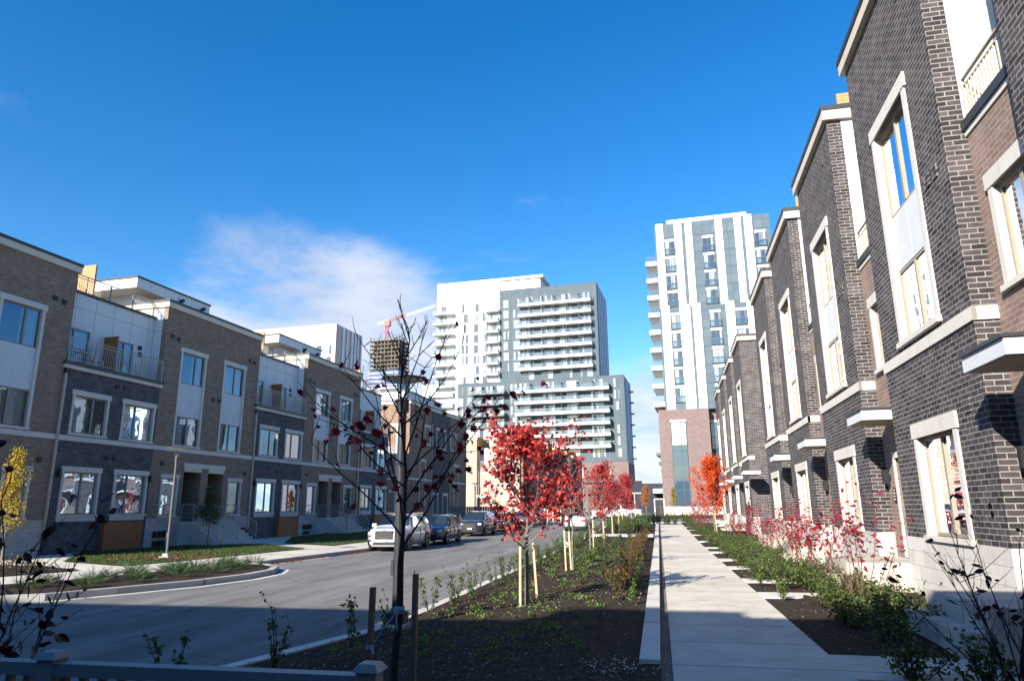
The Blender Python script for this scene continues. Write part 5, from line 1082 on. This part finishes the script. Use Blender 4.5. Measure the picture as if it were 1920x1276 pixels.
for i in range(420):
    y = 9 + 32 * r_.random() ** 1.3; x = r_.uniform(sx0(y) + .3, -1.1)
    for k in range(r_.randint(5, 22)): leaf(mb, Vector((x + r_.gauss(0, .07), y + r_.gauss(0, .07), gz(y) + .03 + abs(r_.gauss(.02, .03)))), r_.uniform(.025, .062), r_, 'oval', -.6)
tag(mb.build('ground_cover', X['weed']), 'bright green seedlings dotted over the dark strip of soil', 'ground cover', kind='stuff')

# ================================================================ cars
def wheel(mb_t, mb_r, x, y, r, wd, sg):
    M_ = Matrix.Translation((x, y, r)) @ Matrix.Rotation(R(90) * sg, 4, 'Y')
    mb_t.lathe([(r * .66, -wd / 2), (r * .92, -wd / 2), (r, -wd * .32), (r, wd * .32), (r * .92, wd / 2), (r * .66, wd / 2)], 24, M_, cap=True)
    mb_r.lathe([(r * .66, wd / 2 - .02), (r * .68, wd / 2 + .006), (r * .60, wd / 2 + .008), (r * .58, wd / 2 - .03)], 24, M_, cap=False)
    mb_r.lathe([(.0, wd / 2 - .01), (r * .16, wd / 2 + .004), (r * .16, wd / 2 - .03)], 10, M_, cap=False)
    for k in range(10):
        a_ = 6.283 * k / 10; c, s_ = math.cos(a_), math.sin(a_); t = Vector((-s_, c, 0)) * r * .055; p = Vector((c, s_, 0))
        q = [p * r * .14 - t, p * r * .62 - t * 1.2, p * r * .62 + t * 1.2, p * r * .14 + t]
        mb_r.quad(*[M_ @ (v + Vector((0, 0, wd / 2 - .004))) for v in q])
def car(name, label, loc, rotz, st, pm, wy, wr, W_, ws, sides, rear=None, spec={}, group='cars parked along the street', cat='car'):
    T_ = thing(name, label, cat, loc, rotz, group); mb = MB()
    def sec(s_): y, zb, zl, w_, zt, wt = s_; h = [(0, zb), (.8 * w_, zb), (.965 * w_, zb + .09), (w_, (zb + zl) * .5 + .02), (.985 * w_, zl), (wt, zt - .05 if zt - zl > .15 else zt - .02), (wt * .82, zt), (0, zt + .012)]; return [(x, y, z) for x, z in h] + [(-x, y, z) for x, z in h[-2:0:-1]]
    S = [sec(s_) for s_ in st]; n = len(S[0])
    for s_ in S: mb.v += s_
    for i in range(len(S) - 1):
        for k in range(n): k2 = (k + 1) % n; mb.f.append((i * n + k, i * n + k2, (i + 1) * n + k2, (i + 1) * n + k))
    mb.f.append(tuple(reversed(range(n)))); mb.f.append(tuple((len(S) - 1) * n + k for k in range(n)))
    body = mb.build('body', pm, T_, smooth=180); sb_ = body.modifiers.new('round', 'SUBSURF'); sb_.levels = sb_.render_levels = 2
    mid = max(st, key=lambda s_: s_[4]); zl, w_, zt, wt = mid[2], mid[3], mid[4] - .05, mid[5]
    gx = lambda z, o=.012: .985 * w_ + (wt - .985 * w_) * (z - zl) / (zt - zl) + o
    mb = MB(); (y0, z0, h0), (y1, z1, h1) = ws; y0 -= .03; y1 -= .03; z0 += .02; z1 += .02; mb.hexa([(-h0, y0, z0), (h0, y0, z0), (h0, y0 + .03, z0 - .02), (-h0, y0 + .03, z0 - .02), (-h1, y1, z1), (h1, y1, z1), (h1, y1 + .03, z1 - .03), (-h1, y1 + .03, z1 - .03)]); mb.build('windscreen', X['autoglass'], T_)
    for sg in (-1, 1):
        for poly in sides:
            mb = MB(); mb.quad(*[(sg * gx(z), y, z) for y, z in poly]); mb.quad(*[(sg * (gx(z) - .03), y, z) for y, z in poly]); mb.build('side_window', X['autoglass'], T_)
    if rear:
        mb = MB(); (y0, z0, h0), (y1, z1, h1) = rear; y0 += .03; y1 += .03; z0 += .02; z1 += .02; mb.hexa([(-h0, y0, z0), (h0, y0, z0), (h0, y0 - .03, z0 - .02), (-h0, y0 - .03, z0 - .02), (-h1, y1, z1), (h1, y1, z1), (h1, y1 - .03, z1 - .03), (-h1, y1 - .03, z1 - .03)]); mb.build('rear_window', X['autoglass'], T_)
    for sg in (-1, 1):
        for y in wy:
            mb = MB()                                                  # arch: dark half disc, a little proud of the flank
            for x in (sg * (W_ / 2 + .004),):
                pts = [(x, y + math.cos(6.283 * k / 36) * wr * 1.2, wr + math.sin(6.283 * k / 36) * wr * 1.2) for k in range(-1, 20)]; mb.quad(*pts); mb.quad(*[(p[0] - sg * .12, p[1], p[2]) for p in pts])
            mb.build('wheel_arch', X['black'], T_)
            t_, r2 = MB(), MB(); wheel(t_, r2, sg * (W_ / 2 - .10), y, wr, .235, sg); wt_ = t_.build('wheel', X['rubber'], T_, smooth=40); r2.build('rim', X['alloy'], wt_, smooth=30)
        mb = MB(); my = spec.get('mirror', ws[0][0] + .35); mb.box(*sorted((sg * (W_ / 2 - .02), sg * (W_ / 2 + .19))), my, my + .13, zl + .03, zl + .2); mb.build('mirror', pm if spec.get('mirror_paint', 1) else X['black'], T_)
        mb = MB(); x = sg * (W_ / 2 + .001); 
        for y in spec.get('doors', ()): mb.box(*sorted((x - sg * .02, x + sg * .004)), y - .006, y + .006, .42, zl - .03)
        mb.box(*sorted((x - sg * .03, x + sg * .006)), wy[0] + wr * 1.15, wy[1] - wr * 1.15, .26, .36); mb.build('sill_trim', X['black'], T_)
        mb = MB()
        for y in spec.get('handles', ()): mb.box(*sorted((x - sg * .01, x + sg * .03)), y, y + .18, zl - .13, zl - .09)
        if mb.v: mb.build('door_handle', pm, T_)
    for nm, m_, boxes in spec.get('boxes', ()):
        for b in boxes:
            mb = MB(); mb.box(*b); mb.build(nm, X[m_], T_)
    return T_
SUV = [(0, .42, .72, .46, .82, .34), (.08, .30, .84, .66, .96, .50), (.24, .24, .95, .84, 1.05, .66), (.5, .22, 1.0, .95, 1.09, .77), (.8, .22, 1.04, .985, 1.12, .84), (1.12, .22, 1.06, .985, 1.15, .84), (1.95, .22, 1.08, .985, 1.68, .67), (2.7, .22, 1.09, .985, 1.75, .69), (4.2, .22, 1.09, .98, 1.72, .68), (4.72, .3, 1.08, .95, 1.58, .63), (4.88, .34, 1.04, .88, 1.3, .64), (4.96, .4, .92, .76, 1.0, .6)]
white_suv = paint('white car paint', (.5, .51, .53))
def front_boxes(w_, zl, plate=True, grille=(.56, .94), lamp='headlamp', gm='black'):
    g0, g1 = grille
    b = [('grille', gm, [(-w_ * .46, w_ * .46, -.012, .12, g0, g1)]), ('grille_bar', 'chrome', [(-w_ * .43, w_ * .43, -.022, -.011, g0 + .06 + k * (g1 - g0 - .1) / 3, g0 + .075 + k * (g1 - g0 - .1) / 3) for k in range(3)]),
         ('headlight', lamp, [(w_ * .58, w_ * .86, .07, .3, zl - .2, zl - .07), (-w_ * .86, -w_ * .58, .07, .3, zl - .2, zl - .07)]), ('lower_intake', 'black', [(-w_ * .55, w_ * .55, -.005, .12, .33, .45)])]
    if plate: b.append(('number_plate', 'plate', [(-.16, .16, -.05, -.03, .46, .56)]))
    return b
sb = front_boxes(.95, .98, grille=(.58, .96)) + [('roof_rail', 'chrome', [(.60, .64, 2.1, 4.2, 1.74, 1.79), (-.64, -.60, 2.1, 4.2, 1.74, 1.79)]), ('lamp_housing', 'black', [(.56, .84, .09, .3, .50, .74), (-.84, -.56, .09, .3, .50, .74)]), ('fog_lamp', 'headlamp', [(.62, .78, .075, .1, .58, .68), (-.78, -.62, .075, .1, .58, .68)]), ('badge', 'chrome', [(-.06, .06, .0, .03, .97, 1.0)]), ('skid_plate', 'alloy', [(-.6, .6, -.005, .2, .25, .32)]), ('tail_light', 'redlamp', [(.8, .95, 4.7, 4.9, .75, 1.1), (-.95, -.8, 4.7, 4.9, .75, 1.1)]), ('sun_strip', 'white', [(-.52, .52, 1.80, 1.83, 1.53, 1.565)])]
SW = [[(1.5, 1.14), (2.06, 1.6), (2.66, 1.64), (2.66, 1.14)], [(2.74, 1.14), (2.74, 1.64), (3.6, 1.63), (3.6, 1.14)], [(3.68, 1.14), (3.68, 1.62), (4.3, 1.55), (4.45, 1.14)]]
ca = car('parked_suv', 'white three-row SUV with a wide barred grille, first in the parked line', (-12.95, 32.6, -.125), R(1.5), SUV, white_suv, (.96, 3.92), .385, 1.97, ((1.15, 1.17, .80), (1.94, 1.665, .63)), SW, ((4.78, 1.15, .72), (4.68, 1.52, .58)), dict(boxes=sb, doors=(1.6, 2.7, 3.6), handles=(2.45, 3.35)))
CR = [(0, .42, .64, .44, .74, .34), (.08, .32, .76, .62, .87, .47), (.24, .26, .87, .77, .96, .60), (.5, .24, .93, .85, 1.0, .70), (.85, .24, .97, .885, 1.03, .76), (1.15, .24, 1.0, .885, 1.06, .77), (1.75, .24, 1.02, .885, 1.56, .62), (2.4, .24, 1.03, .885, 1.66, .63), (3.75, .24, 1.03, .88, 1.64, .62), (4.2, .32, 1.02, .85, 1.5, .58), (4.42, .38, .92, .8, 1.05, .66)]
SWc = [[(1.46, 1.08), (1.86, 1.5), (2.3, 1.55), (2.3, 1.08)], [(2.38, 1.08), (2.38, 1.55), (3.1, 1.54), (3.1, 1.08)], [(3.18, 1.08), (3.18, 1.53), (3.75, 1.47), (3.9, 1.08)]]
def scale_st(st, L, W_, H): m = max(s_[4] for s_ in st); l0 = st[-1][0]; w0 = max(s_[3] for s_ in st); return [(s_[0] * L / l0, s_[1], s_[2] * (H / m) ** .6, s_[3] * W_ / 2 / w0, s_[4] * H / m, s_[5] * W_ / 2 / w0) for s_ in st]
car('parked_suv', 'small navy blue SUV with round amber headlamps, second in the parked line', (-12.65, 38.45, -.115), R(1), CR, paint('navy car paint', (.006, .014, .045)), (.86, 3.48), .345, 1.77, ((1.18, 1.085, .73), (1.74, 1.545, .58)), SWc, None,
    dict(boxes=front_boxes(.85, .9, False, (.55, .72)) + [('roof_rail', 'black', [(.55, .59, 1.9, 3.8, 1.65, 1.71), (-.59, -.55, 1.9, 3.8, 1.65, 1.71)])], doors=(1.45, 2.34, 3.14), handles=(2.1, 2.9)))
car('parked_suv', 'dark slate crossover with a sloping windscreen and white plate, third in the parked line', (-12.75, 47.7, .0), R(1), scale_st(SUV, 4.85, 1.92, 1.69), paint('slate blue car paint', (.014, .02, .032)), (.95, 3.75), .375, 1.92, ((1.12, 1.135, .78), (1.89, 1.61, .61)), [[(y, z * .972) for y, z in p] for p in SW], None,
    dict(boxes=front_boxes(.93, .95, True, (.50, .88)), doors=(1.6, 2.65, 3.5), handles=(2.4, 3.25)))
SED = [(0, .36, .58, .60, .62, .46), (.07, .26, .68, .76, .74, .60), (.25, .21, .78, .87, .83, .72), (.5, .2, .82, .905, .88, .77), (1.0, .2, .86, .915, .93, .8), (1.45, .2, .89, .915, .97, .8), (2.2, .2, .92, .915, 1.38, .60), (2.8, .2, .93, .915, 1.45, .61), (3.4, .2, .94, .91, 1.42, .60), (4.1, .22, .95, .90, 1.08, .76), (4.55, .28, .94, .87, 1.05, .74), (4.70, .32, .90, .78, 1.02, .64), (4.78, .38, .82, .66, .94, .54)]
SWs = [[(1.85, .97), (2.3, 1.30), (2.75, 1.36), (2.75, .97)], [(2.83, .97), (2.83, 1.36), (3.3, 1.34), (3.75, 1.02)]]
def sedan(label, loc, rz, pm, extra=()): return car('parked_car', label, loc, rz, SED, pm, (.95, 3.75), .33, 1.83, ((1.48, .985, .76), (2.18, 1.365, .57)), SWs, ((4.04, 1.10, .72), (3.46, 1.40, .57)), dict(boxes=front_boxes(.88, .82, True, (.46, .62)) + [('tail_light', 'redlamp', [(.48, .87, 4.62, 4.80, .76, .88), (-.87, -.48, 4.62, 4.80, .76, .88)]), ('rear_plate', 'plate', [(-.2, .2, 4.785, 4.80, .68, .80)]), ('rear_diffuser', 'black', [(-.72, .72, 4.55, 4.79, .28, .42)]), *extra], doors=(1.75, 2.79, 3.6), handles=(2.5, 3.3)))
sedan('dark blue sedan half hidden behind red leaves, fourth in the parked line', (-12.6, 54.6, .07), R(1), paint('midnight car paint', (.006, .01, .026)))
sedan('dark red car behind the red maple trunk, fifth in the parked line', (-12.4, 61.5, .13), R(1), paint('dark red car paint', (.16, .012, .012)))
car('parked_suv', 'white SUV far back beyond the red maple, last in the parked line', (-12.2, 68.4, .2), R(2), SUV, white_suv, (.96, 3.92), .385, 1.97, ((1.15, 1.17, .80), (1.94, 1.665, .63)), SW, None, dict(boxes=front_boxes(.95, .98), doors=(1.6, 2.7, 3.6)))
sedan('white sedan seen from behind with red tail lamps, parked by the planted strip', (-6.4, 60.2, .06), R(180), paint('pearl white car paint', (.74, .74, .73)))
PK = [(0, .5, .9, .85, .98, .7), (.06, .4, 1.02, .94, 1.12, .8), (.3, .36, 1.1, .985, 1.2, .86), (1.1, .36, 1.14, 1.0, 1.25, .88), (1.5, .36, 1.17, 1.0, 1.28, .88), (2.05, .36, 1.2, 1.0, 1.84, .72), (2.6, .36, 1.2, 1.0, 1.92, .74), (3.35, .36, 1.2, 1.0, 1.90, .73), (3.62, .36, 1.2, 1.0, 1.34, .9), (3.7, .38, 1.2, 1.0, 1.27, .96), (5.7, .42, 1.2, 1.0, 1.27, .96), (5.82, .5, 1.15, .97, 1.22, .93)]
car('pickup_truck', 'white crew cab pickup parked across the end of the street', (-7.7, 84.5, gz(84) - .13), R(-90), PK, white_suv, (1.05, 4.65), .41, 2.0, ((1.54, 1.31, .82), (2.02, 1.80, .68)), [[(1.85, 1.26), (2.2, 1.74), (2.68, 1.80), (2.68, 1.26)], [(2.78, 1.26), (2.78, 1.80), (3.25, 1.78), (3.38, 1.26)]], None,
    dict(boxes=front_boxes(1.0, 1.1, False) + [('tail_light', 'redlamp', [(.86, 1.01, 5.7, 5.84, .85, 1.15), (-1.01, -.86, 5.7, 5.84, .85, 1.15)]), ('bed_cover', 'black', [(-.86, .86, 3.8, 5.7, 1.285, 1.31)]), ('rear_bumper', 'chrome', [(-.9, .9, 5.78, 5.95, .5, .68)])], doors=(1.8, 2.73, 3.5), handles=(2.5, 3.25)), cat='pickup')
sedan('dark parked car side on behind the leafless maple, at the far end of the street', (-13.5, 88, gz(86) - .1), R(-90), paint('charcoal car paint', (.02, .022, .025)))
# ---------------------------------------------------------------- site hoarding at the far end
for i, (x, y, lab) in enumerate(((-13.2, 82, 'leftmost orange barricade in the far group'), (-12.3, 82.2, 'middle orange barricade in the far group'), (-11.4, 82, 'orange barricade nearest the white sedan'))):
    b = thing('barricade', lab, 'barrier', (x, y, gz(y) - .12), R(6 * (i - 1)), 'orange barricades at the far end of the road')
    for k in range(3): mb = MB(); mb.box(-.4, .4, -.03, .03, .25 + k * .42, .52 + k * .42); mb.build('board', X['barrier'], b)
    for sg in (-1, 1): mb = MB(); mb.box(sg * .32 - .03, sg * .32 + .03, -.25, -.031, 0, 1.4); mb.build('leg', X['white'], b)
cb = thing('site_container', 'dark green skip behind the orange barricades', 'skip', (-12.6, 86.0, gz(86) - .12), 0)
mb = MB(); mb.hexa([(-2.6, -1, .2), (2.4, -1, .2), (2.4, 1, .2), (-2.6, 1, .2), (-3, -1.1, 1.7), (2.8, -1.1, 1.7), (2.8, 1.1, 1.7), (-3, 1.1, 1.7)]); mb.build('tub', mat('dark green steel', (.03, .05, .04), .5), cb)
for k in range(5): mb = MB(); mb.box(-2.4 + k * 1.1, -2.3 + k * 1.1, -1.16, -1.0, .25, 1.68); mb.build('rib', X['black'], cb)
# ================================================================ lamps
def lamp(label, loc, h, r, pr, m, base='plinth', disc=True):
    L = thing('street_lamp', label, 'street lamp', loc, 0, 'disc topped street lamps')
    mb = MB(); hn = h - .62; mb.lathe([(pr * 1.15, 0), (pr * 1.1, .35), (pr, 1.0), (pr * .92, hn)], 18); mb.build('pole', X[m], L, smooth=40)
    mb = MB(); prof = [(pr * 1.05, hn)]
    for k in range(5): prof += [(pr * 1.5, hn + .02 + k * .045), (pr * 1.5, hn + .045 + k * .045), (pr * 1.15, hn + .05 + k * .045)]
    prof += [(pr * .8, hn + .27)]; mb.lathe(prof, 18); mb.build('lamp_head', X[m], L, smooth=40)
    for k in range(4):
        a_ = 6.283 * (k + .5) / 4; c, s_ = math.cos(a_), math.sin(a_); mb = MB(); mb.tube([(c * pr * 1.0, s_ * pr * 1.0, hn + .2), (c * r * .32, s_ * r * .32, h - .05)], .011, 6); mb.build('rod', X[m], L)
    mb = MB(); mb.lathe([(.03, h - .1), (r * .5, h - .065), (r, h - .035), (r, h - .015), (r * .4, h), (.02, h + .01)], 36); mb.build('reflector_disc', X[m], L, smooth=30)
    mb = MB(); mb.lathe([(r * .2, h - .102), (r * .42, h - .088), (r * .9, h - .046)], 30, cap=True); mb.build('disc_underside', X['white'], L)
    mb = MB(); q = pr * 1.9
    if base == 'plinth': mb.box(-q, q, -q, q, -.05, .2); mb.lathe([(q * .9, .2), (pr * 1.2, .26)], 16); mb.build('base_cover', X[m], L); mb = MB(); mb.lathe([(q * 1.75, -.25), (q * 1.75, .0), (q * 1.68, .02)], 24); mb.build('concrete_footing', X['conc'], L)
    else: mb.box(-q * 1.3, q * 1.3, -q * 1.3, q * 1.3, -.2, .16); mb.box(-q * 2.6, q * 2.6, -q * 2.2, q * 2.2, -.2, .05); mb.build('concrete_footing', X['conc'], L)
    mb = MB(); mb.box(-pr * 1.5, -pr * .9, -.05, .05, .75, 1.0); mb.build('service_hatch', X[m], L)
    return L
lamp('large dark lamp post directly behind the bare foreground tree', (-4.22, 11.3, .05), 4.02, .385, .075, 'pole')
lamp('grey lamp post on the lawn before the left townhouses', (-19.6, 26.0, .02), 4.4, .43, .047, 'polelight', 'block')
lamp('dark lamp post in the strip between red maples and white sedan', (-4.9, 39.6, gz(39)), 4.3, .43, .065, 'pole')
lamp('distant lamp post beside the metal fence', (-18.4, 71, .25), 4.15, .43, .06, 'pole')
lp = thing('lamp_post', 'slim brown post in front of the cream row house', 'post', (-20.3, 80, .3)); mb = MB(); mb.tube([(0, 0, 0), (0, 0, 6.0)], .09, 8); mb.build('pole', X['bark'], lp); mb = MB(); mb.box(-.12, .12, -.12, .12, 5.8, 6.1); mb.build('cap', X['black'], lp)
gl = thing('site_sign', 'thin white pole with short arm above the pickup bed', 'pole', (-2.55, 80, gz(80))); mb = MB(); mb.tube([(0, 0, 0), (0, 0, 2.9)], .05, 8); mb.build('pole', X['white'], gl); mb = MB(); mb.box(-.7, .7, -.05, .05, 2.85, 2.95); mb.build('arm', X['white'], gl)
# ================================================================ fences
fw = thing('porch_railing', 'white vinyl porch railing with square capped posts along the bottom left', 'railing', (-1.46, 3.55, 0))
A_ = R(0); ln = 3.9
mb = MB(); mb.box(-ln, 0, -.045, .045, .985, 1.05); mb.build('top_rail', X['fencewhite'], fw)
mb = MB(); mb.box(-ln, 0, -.03, .03, .12, .19); mb.build('bottom_rail', X['fencewhite'], fw)
for x in (0, -1.86, -3.7):
    mb = MB(); mb.box(x - .052, x + .052, -.052, .052, -.1, 1.07); p_ = mb.build('post', X['fencewhite'], fw); mb = MB(); mb.hexa([(x - .07, -.07, 1.07), (x + .07, -.07, 1.07), (x + .07, .07, 1.07), (x - .07, .07, 1.07), (x - .045, -.045, 1.105), (x + .045, -.045, 1.105), (x + .045, .045, 1.105), (x - .045, .045, 1.105)]); mb.build('post_cap', X['fencewhite'], p_)
for i in range(32):
    x = -.11 - i * .118
    if any(abs(x - q) < .08 for q in (0, -1.86, -3.7)): continue
    mb = MB(); mb.box(x - .018, x + .018, -.018, .018, .19, .985); mb.build('baluster', X['fencewhite'], fw)
mf = thing('metal_fence', 'grey vertical board fence beyond the parked cars', 'fence', (-20.6, 69.5, .1), 0)
mb = MB()
for i in range(24): mb.box(i * .24, i * .24 + .2, -.02, .02, .1, 1.95)
mb.build('boards', X['polelight'], mf); mb = MB(); mb.box(-.05, 5.8, -.045, -.021, .3, .38); mb.box(-.05, 5.8, -.045, -.021, 1.7, 1.78); mb.build('rails', X['polelight'], mf)
# ---------------------------------------------------------------- balcony furniture
ch = thing('balcony_chair', 'white slatted chair on the first left balcony', 'chair', at(LA, LOFF - .45, 25.25 + 2.1, 8.69), -R(LA))
mb = MB(); mb.box(-.22, .22, -.22, .22, .40, .44); mb.build('seat', X['white'], ch)
mb = MB()
for k in range(5): mb.box(-.2, -.17, -.2 + k * .09, -.15 + k * .09, .44, .95)
mb.build('backrest', X['white'], ch)
for sx in (-.2, .2):
    for sy in (-.2, .2): mb = MB(); mb.box(sx - .02, sx + .02, sy - .02, sy + .02, 0, .4); mb.build('leg', X['white'], ch)
tb = thing('balcony_table', 'small white folding table on the first left balcony', 'table', at(LA, LOFF - .4, 25.25 + 1.2, 8.69), -R(LA))
mb = MB(); mb.box(-.25, .25, -.3, .3, .62, .65); mb.build('tabletop', X['white'], tb)
for sy in (-1, 1): mb = MB(); mb.tube([(-.2, sy * .25, 0), (.2, -sy * .0 + sy * .2, .62)], .015, 5); mb.build('leg', X['white'], tb)
